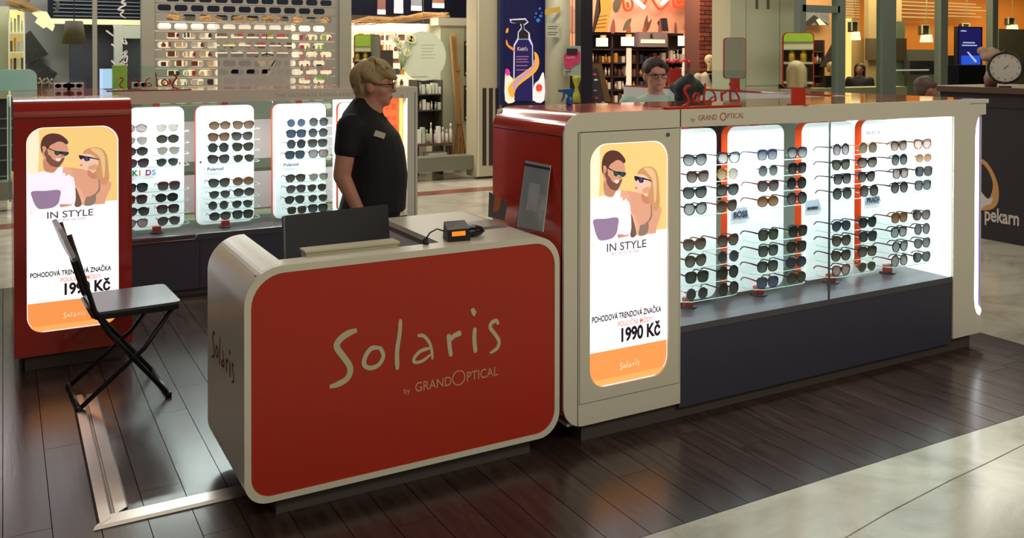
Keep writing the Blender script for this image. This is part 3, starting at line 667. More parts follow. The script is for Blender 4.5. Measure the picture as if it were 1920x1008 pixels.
ry = [('FOSSIL', 'KIDS', .024), ('RALPH', 'Polaroid', .022), ('VOGUE', 'Polaroid', .014), ('', '', .02)]
rw = ['leftmost', 'second', 'third', 'fourth']
for i, (a, b) in enumerate(RX):
    p = panel('glasses_stand', ['white rear board beside the red pylon with coloured capital letters', 'white rear board second from the red pylon', 'white rear board third from the red pylon, beside the standing woman', 'white rear board hidden behind the standing woman'][i], a, b, 6.80, 1.31, .452, False, '', 'white boards in the rear case')
    if ry[i][0] and i != 2: text('lettering', ry[i][0], ry[i][2]*1.2, blue, p, (a+.075, 6.7985, 1.235), space=1.5)
    if ry[i][1] == 'KIDS':
        for j, (ch, col) in enumerate(zip('KIDS', ((40, 150, 90), (240, 150, 40), (176, 40, 110), (130, 180, 240)))):
            text('lettering', ch, .052, mat('kids_'+ch, col, .5), p, (a+.018+.043*j, 6.79, .835), bold=.002)
    elif ry[i][1]:
        text('lettering', ry[i][1], .034, navy, p, (a+.075, 6.79, .84), bold=.0008)
        lathe('logo_spot', [(.008, 0), (.008, .001)], (a+.055, 6.79, .852), navy, p, 8)
    for (xx, zz) in ((b-.03, .905), (a+.03, .905)):
        if i < 3 and (xx > a+.1) == (i != 1): box('screw', (xx-.006, xx+.006), (6.792, 6.796), (zz-.006, zz+.006), BLACK, p)

py = thing('red_pylon', 'dark red end pylon with a backlit poster, behind the folding chair', 'pylon', (.33, 5.8, 0))
YP = 5.396; PX0, PX1 = .045, .617
R2 = .095
pl = [(YP, .10), (YP, .5), (YP, 1.0)]+[(YP+R2-R2*math.cos(a), 1.432-R2+R2*math.sin(a)) for a in [PI/2*i/8 for i in range(9)]]+[(5.9, 1.432)]
HX = (.104, .549, .205, 1.288)
plate('front_face', [(PX0, .085), (PX1, .085), (PX1, 1.34), (PX0, 1.34)], DARKRED, py, (0, YP, 0), t=.02, holes=[rrect(*HX, .08, 8)])
shell('rounded_top', pl[2:][::-1][:-1], PX0, PX1, DARKRED, py, .018, axis='X')
box('seam', (PX0, PX1), (YP-.0006, YP+.004), (1.338, 1.342), GAP, py)
box('side', (PX1-.016, PX1), (YP+.02, 6.56), (.085, 1.34), DARKRED, py)
box('side', (PX0, PX0+.016), (YP+.02, 6.9), (.085, .9), DARKRED, py)
box('top', (PX0, PX1), (5.9, 7.25), (1.416, 1.432), TOPM, py)
box('plinth', (PX0+.05, PX1-.03), (YP+.05, 6.5), (0, .085), PLINTH, py)
lightbox(py, HX[0], YP+.012, HX[2], HX[1]-HX[0], HX[3]-HX[2], .95)
box('bottom_light_stop', (PX0+.02, PX1-.018), (YP+.021, 6.5), (.086, .098), DARKRED, py); box('back_light_stop', (PX0+.018, PX1-.018), (YP+.08, YP+.09), (.10, 1.33), DARKRED, py)  # both boards added to keep the lightbox from shining out below
tg = mat('teal_glass_edge', (120, 190, 176), .2, alpha=.75)
box('side_glass', (PX0-.02, PX0-.012), (YP+.05, 6.8), (.9, 1.40), tg, py)
t = thing('acrylic_hood', 'pale turquoise acrylic hood on top behind the red pylon', 'display cover', (.1, 7.0, 1.432))
plate('hood_front', rrect(-.02, .20, 1.434, 1.575, .04, 6, (0.01, .05, 0, 0)), mat('turquoise_acrylic', (178, 226, 210), .2, alpha=.8, emit=.12), t, (0, 6.95, 0), t=.012)  # faint glow added to brighten the acrylic, nothing lights it inside
box('hood_top', (-.0, .16), (6.962, 7.1), (1.566, 1.574), MATS['turquoise_acrylic'], t)
plate('hood_back', rrect(-.02, .20, 1.434, 1.555, .04, 6, (0.01, .05, 0, 0)), mat('turquoise_acrylic_warm', (206, 216, 176), .25), t, (0, 7.1, 0), t=.012)
t = thing('rear_name_sign', 'red script name on clear glass on the rear kiosk, seen reversed', 'sign', (.85, 6.62, 1.44))
box('glass_plate', (.58, 1.12), (6.618, 6.624), (1.43, 1.60), GLASS, t)
box('foot_rail', (.60, 1.14), (6.595, 6.617), (1.429, 1.437), DARKRED, t)
script_word('lettering', REDT, t, (1.06, 6.626, 1.442), (-1, 0, 0), (0, 0, 1), .53, t=.006)
# small goods on the rear kiosk top
for (px, lab) in ((116, 'leftmost of the white glasses trays on the red pylon roof'), (141, 'second white glasses tray on the red pylon roof'), (262, 'white glasses tray under the reversed script sign')):
    a = at(px, 158, Y=7.05)
    t = thing('glasses_tray', lab, 'tray', (a.x, 7.05, 1.434))
    box('tray', (a.x-.052, a.x+.052), (7.02, 7.08), (1.4335, 1.478), mat('tray_white', (226, 224, 224), .4), t)
    for s in (-1, 1): lathe('dark_lens', [(.001, 0), (.02, 0), (.001, .001)], (a.x+s*.024, 7.018, 1.46), BLACK, t, 10)
    for l in [q for q in t.children if q.name.startswith('dark_lens')]:
        cx_ = sum(v.co.x for v in l.data.vertices)/len(l.data.vertices)
        for v in l.data.vertices: v.co = Vector((v.co.x, -.035-v.co.z*0, .026+(v.co.y+.032)*.7))
a = at(203, 150, Y=7.1); tag(box('tablet_screen', (a.x-.055, a.x+.06), (7.1, 7.12), (1.4335, 1.575), glow('screen_pale_blue', (196, 222, 255), .95)), 'pale blue lit tablet beside the green box on the rear kiosk', 'screen')
a = at(226, 145, Y=7.0); tag(box('cleaner_box', (a.x-.05, a.x+.045), (7.0, 7.06), (1.4335, 1.60), mat('lime_green_card', (160, 206, 84), .5, emit=.1)), 'lime green box standing on the rear kiosk top', 'box')
for px in (78, 92):
    a = at(px, 149, Y=7.15); fl = thing('white_bow', {78: 'left small white bow ornament by the turquoise hood', 92: 'right small white bow ornament near the glasses trays'}[px], 'ornament', (a.x, 7.15, 1.4335))
    tube('stem', [(a.x, 7.15, 1.4335), (a.x, 7.15, 1.49)], .003, CREAM, fl, 5)
    for q in range(4):
        an = q*PI/2+.6; tube('petal', [(a.x, 7.15, 1.49), (a.x+.028*math.cos(an), 7.15, 1.49+.028*math.sin(an))], [.004, .009], CREAM, fl, 6)

# ================================================================ SUNGLASSES
FR = {'k': ('black', (22, 20, 24)), 'b': ('dark brown', (58, 36, 28)), 't': ('tortoise', (112, 60, 34)), 'r': ('dark red', (112, 26, 30)),
      'R': ('red', (196, 56, 56)), 'g': ('gold wire', (190, 160, 104)), 's': ('silver wire', (150, 150, 156)), 'o': ('orange-brown', (200, 104, 36)), 'n': ('navy', (40, 46, 86)), 'm': ('mauve', (120, 82, 92))}
LN = {'g': ('grey', (74, 76, 84)), 'k': ('black', (26, 28, 34)), 'b': ('brown', (104, 70, 54)), 'e': ('beige', (196, 168, 122)), 'a': ('amber', (206, 128, 62)),
      'p': ('pale grey', (168, 164, 170)), 'm': ('mauve', (104, 84, 96)), 'r': ('rose', (206, 140, 130)), 'v': ('purple', (130, 66, 132)), 'u': ('blue', (66, 96, 160)), 'n': ('navy', (44, 52, 84)), 'o': ('olive', (84, 82, 58)), 'G': ('green', (44, 76, 66))}
ST = {'c': 'cat-eye', 'w': 'square', 'o': 'round', 'a': 'aviator', 'x': 'oval'}
def lens_out(st, s, n=22):
    out = []
    for i in range(n):
        a = 2*PI*i/n; x, z = math.cos(a), math.sin(a)
        if st == 'o': q = (.0265*x, .0270*z)
        elif st == 'x': q = (.0300*x, .0230*z)
        elif st == 'w':
            e = 3.2; rr = (abs(x)**e+abs(z)**e)**(-1/e); q = (.0285*x*rr*(1+.10*z), .0240*z*rr)
        elif st == 'c':
            e = 2.4; rr = (abs(x)**e+abs(z)**e)**(-1/e); q = (.0295*x*rr, .0260*z*rr*(1 if z < 0 else .84)+.0065*max(0, x)*max(0, z+.2))
            if z < 0: q = (q[0]*(1+.16*z), q[1])
        else: # aviator teardrop
            q = (.0290*x*(1+.10*z), .0275*z if z < 0 else .0205*z); q = (q[0]+.003*(-z), q[1])
        out.append((q[0]*s, q[1]))
    return out
GC = {}
def lens_mat(k, small):
    nm, c_ = LN[k]; key = 'lens_'+nm
    if key in MATS: return MATS[key]
    m = mat(key, c_, .06, alpha=.86 if k not in 'pre' else .62, spec=.6); nt = m.node_tree; b = nt.nodes['Principled BSDF']
    # graduated tint: darker at the brow, paler at the bottom of every lens
    tc = nt.nodes.new('ShaderNodeTexCoord'); sp = nt.nodes.new('ShaderNodeSeparateXYZ'); cr = nt.nodes.new('ShaderNodeValToRGB')
    nt.links.new(tc.outputs['Generated'], sp.inputs[0]); nt.links.new(sp.outputs['Z'], cr.inputs[0])
    l = lin(*c_); g = .6 if k in 'bmgaervp' else .2
    cr.color_ramp.elements[0].color = tuple(l[i]+(1-l[i])*.35*g for i in range(3))+(1,)
    cr.color_ramp.elements[1].position = .8; cr.color_ramp.elements[1].color = tuple(l[i]*.75 for i in range(3))+(1,)
    nt.links.new(cr.outputs[0], b.inputs['Base Color']); return m
def gl_mesh(st, wire):
    key = (st, wire)
    if key in GC: return GC[key]
    def mk(nm, vs, fs, sm=False):
        me = bpy.data.meshes.new(nm); me.from_pydata([tuple(v) for v in vs], [], fs)
        bm = bmesh.new(); bm.from_mesh(me); bmesh.ops.recalc_face_normals(bm, faces=bm.faces); bm.to_mesh(me); bm.free()
        if sm: me.polygons.foreach_set('use_smooth', [True]*len(me.polygons))
        return me
    vs = []; fs = []; dx = .0345; th = .0035 if not wire else .0015; g = 1.0
    lens = []
    for s in (-1, 1):
        o = lens_out(st, s); n = len(o); b = len(vs)
        for (yy, k_) in ((0, 0), (0, 1), (.004, 1), (.004, 0)):
            for (x, z) in o:
                L = math.hypot(x, z); e = 1+(th+(.0022*max(0, z/.02) if not wire else 0))/L if k_ else 1
                vs.append((s*dx+x*e, yy+.05*abs(s*dx+x*e-0)**1.0*.15, .026+z*e))
        for q in range(4):
            for i in range(n): fs.append((b+q*n+i, b+q*n+(i+1) % n, b+((q+1) % 4)*n+(i+1) % n, b+((q+1) % 4)*n+i))
        lv = [(s*dx+x, .002+.0075*abs(s*dx+x), .026+z) for x, z in o]
        lens.append(mk('lens', lv+[(v[0], v[1]+.0012, v[2]) for v in lv], [tuple(range(n)), tuple(range(n, 2*n))]+[(i, (i+1) % n, n+(i+1) % n, n+i) for i in range(n)]))
    # bridge
    b = len(vs); bw = .011
    for (x, z) in ((-bw, .034), (-.004, .0375), (.004, .0375), (bw, .034)):
        h_ = .0035 if not wire else .0014
        vs += [(x, 0, z+h_), (x, 0, z-h_), (x, .0035, z-h_), (x, .0035, z+h_)]
    for q in range(3):
        for i in range(4): fs.append((b+q*4+i, b+q*4+(i+1) % 4, b+q*4+4+(i+1) % 4, b+q*4+4+i))
    # end pieces
    for s in (-1, 1):
        b = len(vs)
        for (x, yy) in ((s*.057, .001), (s*.069, .006)):
            vs += [(x, yy, .041), (x, yy, .035), (x, yy+.004, .035), (x, yy+.004, .041)]
        for i in range(4): fs.append((b+i, b+(i+1) % 4, b+4+(i+1) % 4, b+4+i))
        fs += [(b+4, b+5, b+6, b+7)]
    frame = mk('frame', vs, fs)
    tm = []
    for s in (-1, 1):
        v = []; f = []; hh = .0032 if not wire else .0012
        for (yy, z, h_) in ((.008, .038, hh*1.3), (.05, .038, hh), (.10, .036, hh*.9), (.118, .030, hh*1.2), (.134, .014, hh*1.3)):
            x = s*(.068-.03*max(0, yy-.04)); v += [(x-.0012, yy, z+h_), (x+.0012, yy, z+h_), (x+.0012, yy, z-h_), (x-.0012, yy, z-h_)]
        for q in range(4):
            for i in range(4): f.append((q*4+i, q*4+(i+1) % 4, q*4+4+(i+1) % 4, q*4+4+i))
        f += [(0, 1, 2, 3), (16, 17, 18, 19)]; tm.append(mk('temple', v, f))
    GC[key] = (frame, lens, tm); return GC[key]
def inst(name, me, m, parent):
    key = (me.name, m.name)
    if key not in GC: c_ = me.copy(); c_.name = name; c_.materials.clear(); c_.materials.append(m); GC[key] = c_
    o = bpy.data.objects.new(name, GC[key]); COL.objects.link(o); o.parent = parent; return o
def sunglasses(code, loc, rz, where, group):
    st, f, l = code; fn, fc = FR[f]; ln = LN[l][0]; wire = f in 'gs'
    lab = '%s %s sunglasses, %s lenses, %s' % (fn, ST[st], ln, where)
    t = thing('sunglasses', lab, 'sunglasses', loc, rz, group); sc_ = 1.0 if loc[1] < 5 else 1.09; t.scale = (sc_, sc_, sc_)
    fm, ls, tm = gl_mesh(st, wire); m = mat('frame_'+fn, fc, .18 if not wire else .25, metal=1 if wire else 0)
    inst('frame', fm, m, t)
    for q in ls: inst('lens', q, lens_mat(l, 0), t)
    for q in tm: inst('temple', q, m, t)
    return t
ORD = ['top', 'second', 'third', 'fourth', 'fifth', 'sixth', 'seventh', 'lowest']
SETF = ['ckg ckp|cbb oge|ckg cbg|ckp ctb|ctb crb|cbb ons|wkk okk|osk obk', 'wng wkg|osg wkk|crg okk|xta okm|wko wkk|wkg wkk|wkg xnn|wtu xbo',
        'okm oto|cko ckb|wkm ckb|okg obm|ann ckk|cbb wkn|ckb wkb|crr ago', 'cbb cbr|okg xga|wkr wkk|okm wkg|wta cbb|wkp okm|ckp ckg|orp ckG']
SETF[1] = SETF[1].replace('ons', 'osk')
SETF[0] = SETF[0].replace('ons', 'osn')
SETR = ['xmr age|age xbo|xkg age|crv asg|wkg wRm|wRg xkk|akg wrm|amr amm', 'xba cba|cba cbb|okG cbo|cbm aso|ckm xoa|asg xbb|osg asg|xbg wbg',
        'osu okg|wku okg|okn wbb|wbu wmr|abb age|amm aoo'.replace('aoo', 'ago')+'|akk ago|wgo wbg', 'xkg xkg|wkg okb|okg wkg|xbg wkb|akg age|wkg xkk|xkb okg|wkg cbb']
pw = ['leftmost front board', 'second front board', 'third front board', 'rightmost front board']
pr = ['rear board nearest the red pylon', 'second rear board', 'third rear board', 'rear board behind the woman']
rg = random.Random(8)
for sets, xs_, yl_, words, grp in ((SETF, fp, 3.375, pw, 'sunglasses in the front display case'), (SETR, RX, 6.645, pr, 'sunglasses in the rear display case')):
    for pi, rows in enumerate(sets):
        xa, xb = xs_[pi][0], xs_[pi][1]; c1 = xa+.135; c2 = xb-.055
        if words is pr: c1 = (xa+xb)/2-.075; c2 = (xa+xb)/2+.092
        if words is pr and pi == 0: c1 = .79; c2 = .99
        for ri_, row in enumerate(rows.split('|')):
            for si, code in enumerate(row.split()):
                cx_ = (c1, c2)[si]+rg.uniform(-.008, .008)
                sunglasses(code, (cx_, yl_+rg.uniform(-.004, .004), ROWZ[ri_]-.0245), math.radians(rg.uniform(-7, 3)), '%s on %s shelf, %s' % (('left', 'right')[si], ORD[ri_], words[pi]), grp)

# ================================================================ CHAIR
t = thing('folding_chair', 'black metal folding chair with a shiny seat in front of the red pylon', 'chair', (.555, 4.885, 0), math.radians(3))
SEATM = mat('seat_plum_grey', (92, 84, 90), .26, spec=.6)
st_ = rrect(-.195, .195, -.205, .205, .03, 4)
plate('seat', st_, SEATM, t, (0, 0, .462), (1, 0, 0), (0, 1, 0), .012, local=True)
shell_pts = st_
vs = []; n = len(st_)
for z in (.452, .424):
    for p in st_: vs.append((p[0]*.99, p[1]*.99, z))
for z in (.424, .452):
    for p in st_: vs.append((p[0]*.94, p[1]*.94, z))
mesh('seat_rim', vs, [(q*n+i, q*n+(i+1) % n, ((q+1) % 4)*n+(i+1) % n, ((q+1) % 4)*n+i) for q in range(4) for i in range(n)], BLACK, t, local=True)
for s in (-1, 1):
    tube('leg', [(-.30, s*.185, .835), (-.25, s*.19, .66), (-.195, s*.195, .47), (-.13, s*.195, .35), (.135, s*.195, .012)], .0115, BLACKM, t, 8, local=True)
    tube('leg', [(.165, s*.17, .43), (.03, s*.172, .25), (-.262, s*.18, .012)], .0115, BLACKM, t, 8, local=True)
    lathe('pivot', [(.012, 0), (.012, .01)], (-.02, s*.184-.005, .0), STEEL, t, 10, local=True)
    o = t.children[-1]
for o in t.children:
    if o.name.startswith('pivot'):
        for v in o.data.vertices: v.co = Vector((v.co.x, v.co.y, v.co.z+.205))
tube('cross_bar', [(.135, -.205, .013), (.135, .205, .013)], .012, BLACKM, t, 8, local=True)
tube('cross_bar', [(-.262, -.19, .013), (-.262, .19, .013)], .012, BLACKM, t, 8, local=True)
tube('cross_bar', [(-.20, -.19, .44), (-.20, .19, .44)], .009, BLACKM, t, 8, local=True)
bp = [(-.2, 0), (.2, 0), (.2, .09), (.18, .14), (.12, .16), (-.12, .16), (-.18, .14), (-.2, .09)]
plate('backrest', crom(bp, 3, True), mat('backrest_grey', (176, 164, 170), .3), t, (-.268, 0, .715), (0, 1, 0), (-.35, 0, .937), .02, local=True)
for (x, y_) in ((.135, -.2), (.135, .2), (-.262, -.185), (-.262, .185)):
    lathe('foot_cap', [(.013, 0), (.016, .004), (.016, .02), (.011, .026)], (x, y_, 0), BLACK, t, 8, local=True)

# ================================================================ MIRRORS
MIR = mat('mirror_silver', (232, 236, 232), .02, metal=1)
def mirror(label, c_, w_, h_, ang, gh, tilt=0):
    t = thing('mirror', label, 'mirror', (c_[0], c_[1], gh), ang)
    zb = c_[2]-h_/2-gh
    plate('mirror_glass', rrect(-w_/2, w_/2, zb, zb+h_, .022, 5), MIR, t, (0, 0, 0), t=.003, local=True)
    plate('red_back', rrect(-w_/2-.006, w_/2+.006, zb-.004, zb+h_+.004, .024, 5), REDT, t, (0, .0035, 0), t=.014, local=True)
    box('bracket', (-.033, .033), (-.012, .02), (.0, zb-.003), REDT, t, local=True)
    box('bracket_foot', (-.045, .045), (-.03, .05), (-.0, .004), REDT, t, local=True)
    return t
a = at(1497, 113, d=4.56); mirror('rounded table mirror with a red back near the middle of the front kiosk top', (a.x, a.y, a.z), .145, .272, math.radians(-33), 1.4255)
a = at(1378, 109, d=6.6); mirror('rounded mirror with a red back farther off, above the red script sign', (a.x, a.y, a.z), .155, .29, math.radians(-24), 1.4255)
# blue spray bottle on the kiosk end
t = thing('spray_bottle', 'blue trigger spray bottle on the left end of the front kiosk top', 'bottle', (2.43, 3.80, 1.425))
bl = mat('blue_plastic', (30, 96, 170), .3); a = Vector((2.45, 3.80, 1.425))
lathe('bottle', [(.012, 0), (.018, .002), (.018, .03), (.009, .042), (.007, .05)], a, mat('blue_bottle', (40, 104, 176), .3), t, 14)
mesh('trigger_head', [(a.x-.05+x, a.y+y, a.z+z) for y in (-.009, .009) for (x, z) in ((-.01, .066), (-.012, .078), (.06, .082), (.075, .070), (.07, .062), (.062, .05), (.042, .05), (.03, .062))],
     [tuple(range(8))[::-1], tuple(range(8, 16))]+[(i, (i+1) % 8, 8+(i+1) % 8, 8+i) for i in range(8)], bl, t)
tube('trigger', [(a.x-.03, a.y, a.z+.062), (a.x-.034, a.y, a.z+.04), (a.x-.046, a.y, a.z+.018)], [.006, .005, .003], bl, t, 6)
# ================================================================ PEOPLE
def blob(name, prims, voxel, m, parent, it=2, label=None):
    """one continuous skin grown around overlapping solids"""
    bm = bmesh.new()
    for p in prims:
        if p[0] == 'e':
            r_ = bmesh.ops.create_icosphere(bm, subdivisions=3, radius=1); c_ = Vector(p[1]); q = p[2]; ry_ = Matrix.Rotation(p[3] if len(p) > 3 else 0, 3, 'Y')
            for v in r_['verts']: v.co = ry_ @ Vector((v.co.x*q[0], v.co.y*q[1], v.co.z*q[2]))+c_
        elif p[0] == 'c':
            a, b = Vector(p[1]), Vector(p[2]); d = b-a; L = d.length; rot = d.to_track_quat('Z', 'Y').to_matrix()
            r_ = bmesh.ops.create_cone(bm, cap_ends=True, segments=16, radius1=p[3], radius2=p[4], depth=L)
            for v in r_['verts']: v.co = rot @ (v.co+Vector((0, 0, L/2)))+a
            for (c_, rr) in ((a, p[3]), (b, p[4])):
                r_ = bmesh.ops.create_icosphere(bm, subdivisions=2, radius=rr)
                for v in r_['verts']: v.co += c_
        elif p[0] == 'l':
            rings = []
            for (z, cx_, cy_, rx, ry_) in p[1]:
                rings.append([bm.verts.new((cx_+rx*math.cos(2*PI*i/20), cy_+ry_*math.sin(2*PI*i/20), z)) for i in range(20)])
            for A_, B_ in zip(rings, rings[1:]):
                for i in range(20): bm.faces.new((A_[i], A_[(i+1) % 20], B_[(i+1) % 20], B_[i]))
            bm.faces.new(rings[0][::-1]); bm.faces.new(rings[-1])
    bmesh.ops.recalc_face_normals(bm, faces=bm.faces)
    me = bpy.data.meshes.new('t'); bm.to_mesh(me); bm.free()
    o = bpy.data.objects.new('t', me); COL.objects.link(o)
    md = o.modifiers.new('r', 'REMESH'); md.mode = 'VOXEL'; md.voxel_size = voxel; md.use_smooth_shade = True
    if it: s_ = o.modifiers.new('s', 'SMOOTH'); s_.iterations = it; s_.factor = .5
    me2 = bpy.data.meshes.new_from_object(o.evaluated_get(bpy.context.evaluated_depsgraph_get())); bpy.data.objects.remove(o)
    me2.name = name; me2.materials.clear(); me2.polygons.foreach_set('use_smooth', [True]*len(me2.polygons))
    return link(name, me2, m, parent, label=label)
def person(label, loc, rz, zt=1.64, shirt=(20, 20, 30), trousers=(24, 24, 30), skin=(196, 140, 112), hair=(120, 100, 70), style='short', vox=.012, specs=False, rings=None, arm=None, sleeve=.55, group=None, collar=None, hip=0, longsleeve=False):
    t = thing('person', label, 'person', loc, rz, group); k_ = zt/1.64
    sk = mat('skin_%d_%d_%d' % skin, skin, .5, noise=.06, scale=30); hm = mat('hair_%d_%d_%d' % hair, hair, .55, noise=.35, scale=70, bump=.5)
    rings = rings or [(.84, 0, 0, .115, .17), (.95, 0, 0, .105, .155), (1.05, 0, 0, .10, .14), (1.2, .01, 0, .118, .155), (1.3, .0, 0, .11, .165), (1.36, -.005, 0, .085, .15), (1.40, -.005, 0, .055, .07)]
    arm = arm or [(-.0, .185, 1.335), (-.015, .225, 1.07), (.06, .225, .86)]
    z = lambda v: v*k_
    T = 1.64
    def S(p): # scale one primitive
        if p[0] == 'e': return ('e', tuple(c_*k_ for c_ in p[1]), tuple(c_*k_ for c_ in p[2]))+p[3:]
        if p[0] == 'c': return ('c', tuple(c_*k_ for c_ in p[1]), tuple(c_*k_ for c_ in p[2]), p[3]*k_, p[4]*k_)
        return ('l', [tuple(c_*k_ for c_ in r_) for r_ in p[1]])
    body = [('l', [(a, b, c_, d*.9, e*.9) for a, b, c_, d, e in rings]), ('c', (-.015, 0, 1.36), (.008, 0, 1.48), .056, .05)]
    body += [('e', (-.008, 0, T-.095), (.092, .074, .095)), ('e', (.03, 0, T-.12), (.062, .062, .082)), ('e', (.034, 0, T-.172), (.055, .052, .044), .2), ('e', (.064, 0, T-.204), (.022, .024, .016)),
             ('c', (.084, 0, T-.105), (.106, 0, T-.142), .007, .0125), ('e', (.086, 0, T-.170), (.012, .022, .006)), ('e', (.084, 0, T-.180), (.012, .02, .006)), ('e', (.074, 0, T-.088), (.018, .052, .010)),
             ('e', (.05, .04, T-.145), (.03, .022, .025)), ('e', (.05, -.04, T-.145), (.03, .022, .025)), ('e', (.02, 0, T-.205), (.045, .035, .02))]
    for s in (-1, 1):
        body += [('e', (-.004, s*.075, T-.125), (.020, .010, .031)), ('c', (arm[0][0], s*arm[0][1], arm[0][2]), (arm[1][0], s*arm[1][1], arm[1][2]), .052, .042),
                 ('c', (arm[1][0], s*arm[1][1], arm[1][2]), (arm[2][0], s*arm[2][1], arm[2][2]), .041, .027)]
        w_ = Vector((arm[2][0], s*arm[2][1], arm[2][2])); d = (w_-Vector((arm[1][0], s*arm[1][1], arm[1][2]))).normalized(); q = Vector((1, 0, 0)); q = (q-d*q.dot(d)).normalized()
        pc = w_+d*.05; body.append(('c', tuple(w_+d*.01), tuple(w_+d*.075), .030, .034))
        for fi, (off, L) in enumerate(((.033, .062), (.011, .072), (-.011, .068), (-.033, .052))):
            a = pc+d*.035+q*off; m1 = a+d*L*.55; body += [('c', tuple(a), tuple(m1), .0095, .009), ('c', tuple(m1), tuple(m1+(d*.8-Vector((0, s, 0))*.35+q*.2)*L*.55), .009, .0075)]
        a = w_+d*.025+q*.03; body += [('c', tuple(a), tuple(a+d*.03+q*.03), .012, .010), ('c', tuple(a+d*.03+q*.03), tuple(a+d*.06+q*.035), .010, .008)]
        body += [('c', (hip, s*.085, .82), (hip, s*.085, .47), .078, .052), ('c', (hip, s*.085, .47), (hip-.02, s*.09, .09), .052, .034), ('c', (hip-.03, s*.09, .045), (hip+.13, s*.095, .035), .034, .028)]
    blob('body', [S(p) for p in body], vox, sk, t)
    g = .010
    sl = []
    for s in (-1, 1):
        a = Vector((arm[0][0], s*arm[0][1], arm[0][2])); b = Vector((arm[1][0], s*arm[1][1], arm[1][2])); f = sleeve
        sl.append(('c', tuple(a), tuple(a+(b-a)*(1 if longsleeve else f)), .066, .058 if not longsleeve else .052))
        if longsleeve: sl.append(('c', tuple(b), (arm[2][0], s*arm[2][1], arm[2][2]), .052, .036))
    blob('shirt', [S(p) for p in [('l', [(a, b, c_, d+g*.4, e+g*.4) for a, b, c_, d, e in rings])]+sl], vox, mat('cloth_%d_%d_%d' % shirt, shirt, .8, noise=.08), t)
    hr = rings[0]
    blob('trousers', [S(p) for p in [('l', [(hr[0]+.03, hr[1], 0, hr[3]*.94, hr[4]*.94), (.80, hip, 0, .13, .168), (.74, hip, 0, .09, .15)])]+[q for s in (-1, 1) for q in (('c', (hip, s*.087, .80), (hip, s*.087, .47), .088, .066), ('c', (hip, s*.087, .47), (hip-.02, s*.09, .10), .066, .052))]], vox, mat('trousers_%d_%d_%d' % trousers, trousers, .8), t)
    for s in (-1, 1): blob('shoe', [S(('c', (hip-.045, s*.09, .04), (hip+.12, s*.096, .034), .04, .034)), S(('e', (hip+.03, s*.093, .018), (.12, .042, .018)))], max(vox, .01), mat('shoe_black', (26, 24, 26), .4), t)
    H_ = {'short': [('e', (-.022, 0, T-.068), (.098, .086, .078)), ('e', (-.065, 0, T-.115), (.052, .072, .07)), ('c', (.0, 0, T-.018), (.066, .022, T-.040), .034, .022), ('e', (.015, .066, T-.07), (.05, .02, .035)), ('e', (.015, -.066, T-.07), (.05, .02, .035))],
          'bob': [('e', (-.014, 0, T-.070), (.095, .086, .076)), ('e', (-.054, 0, T-.122), (.050, .070, .066)), ('e', (-.056, 0, T-.172), (.034, .050, .030)), ('c', (.0, -.01, T-.012), (.098, -.02, T-.056), .040, .019), ('c', (.03, -.05, T-.04), (.112, -.035, T-.080), .030, .014),
                  ('c', (-.02, -.078, T-.06), (.03, -.076, T-.098), .032, .018), ('c', (-.02, .078, T-.06), (.03, .076, T-.098), .032, .018), ('e', (-.01, .0, T-.014), (.060, .055, .024))],
          'long': [('e', (-.024, 0, T-.07), (.10, .09, .082)), ('c', (-.06, .03, T-.10), (-.08, .05, T-.36), .062, .035), ('c', (-.06, -.03, T-.10), (-.08, -.05, T-.36), .062, .035), ('c', (-.01, .078, T-.08), (.0, .085, T-.28), .026, .018), ('c', (-.01, -.078, T-.08), (.0, -.085, T-.28), .026, .018)]}[style]
    blob('hair', [S(p) for p in H_], vox*.8, hm, t, 1)
    for s in (-1, 1):
        e_ = lathe('eye', [(.0005, -.0065), (.0065, -.003), (.0085, 0), (.0065, .003), (.0005, .0065)], (z(.083), s*z(.03), z(T-.112)), mat('eye_dark', (50, 40, 36), .15), t, 8, local=True)
    tube('mouth', [(z(.088), z(-.020), z(T-.1755)), (z(.0945), 0, z(T-.1745)), (z(.088), z(.020), z(T-.1755))], .003, mat('lips_rose', (150, 82, 76), .5), t, 6, local=True)
    if specs:
        gm = mat('spectacle_frame', (52, 34, 34), .25)
        sp = tube('glasses', [(z(-.01), z(-.079), z(T-.110)), (z(.085), z(-.066), z(T-.112)), (z(.103), z(-.058), z(T-.108)), (z(.108), z(-.01), z(T-.106)), (z(.108), z(.01), z(T-.106)), (z(.103), z(.058), z(T-.108)), (z(.085), z(.066), z(T-.112)), (z(-.01), z(.079), z(T-.110))], .0028, gm, t, 6, local=True)
        for s in (-1, 1):
            tube('rim', [(z(.106-.004*abs(math.cos(a)))-.002, z(s*.034+.025*math.cos(a)), z(T-.118+.016*math.sin(a))) for a in [2*PI*i/16 for i in range(16)]], .0022, gm, sp, 5, local=True, closed=True)
    return t
RZW = -YAW
pw1 = at(700, 200, d=4.5)
R1 = [(.905, -.006, 0, .162, .188), (.95, .0, 0, .158, .186), (.994, .008, 0, .153, .182), (1.079, .017, 0, .149, .175), (1.15, .014, 0, .144, .17), (1.21, .008, 0, .142, .17), (1.279, -.010, 0, .136, .175), (1.337, -.043, 0, .118, .175), (1.387, -.055, 0, .090, .145), (1.43, -.062, 0, .052, .080), (1.462, -.062, 0, .026, .056)]
w1 = person('blonde woman in profile with glasses and a black short-sleeved shirt behind the counter', (pw1.x, pw1.y, 0), RZW, 1.64, (9, 9, 16), (14, 14, 22), (190, 132, 112), (158, 134, 92), 'bob', .0085, True, R1, [(-.085, .170, 1.330), (-.118, .205, 1.10), (-.025, .215, .915)], .47, hip=-.02)
plate('name_tag', [(0, .004), (.05, -.012), (.058, .014), (.010, .030)], mat('tag_white', (214, 208, 196), .4), w1, (.028, -.178, 1.285), (1, 0, 0), (0, 0, 1), .003, local=True)
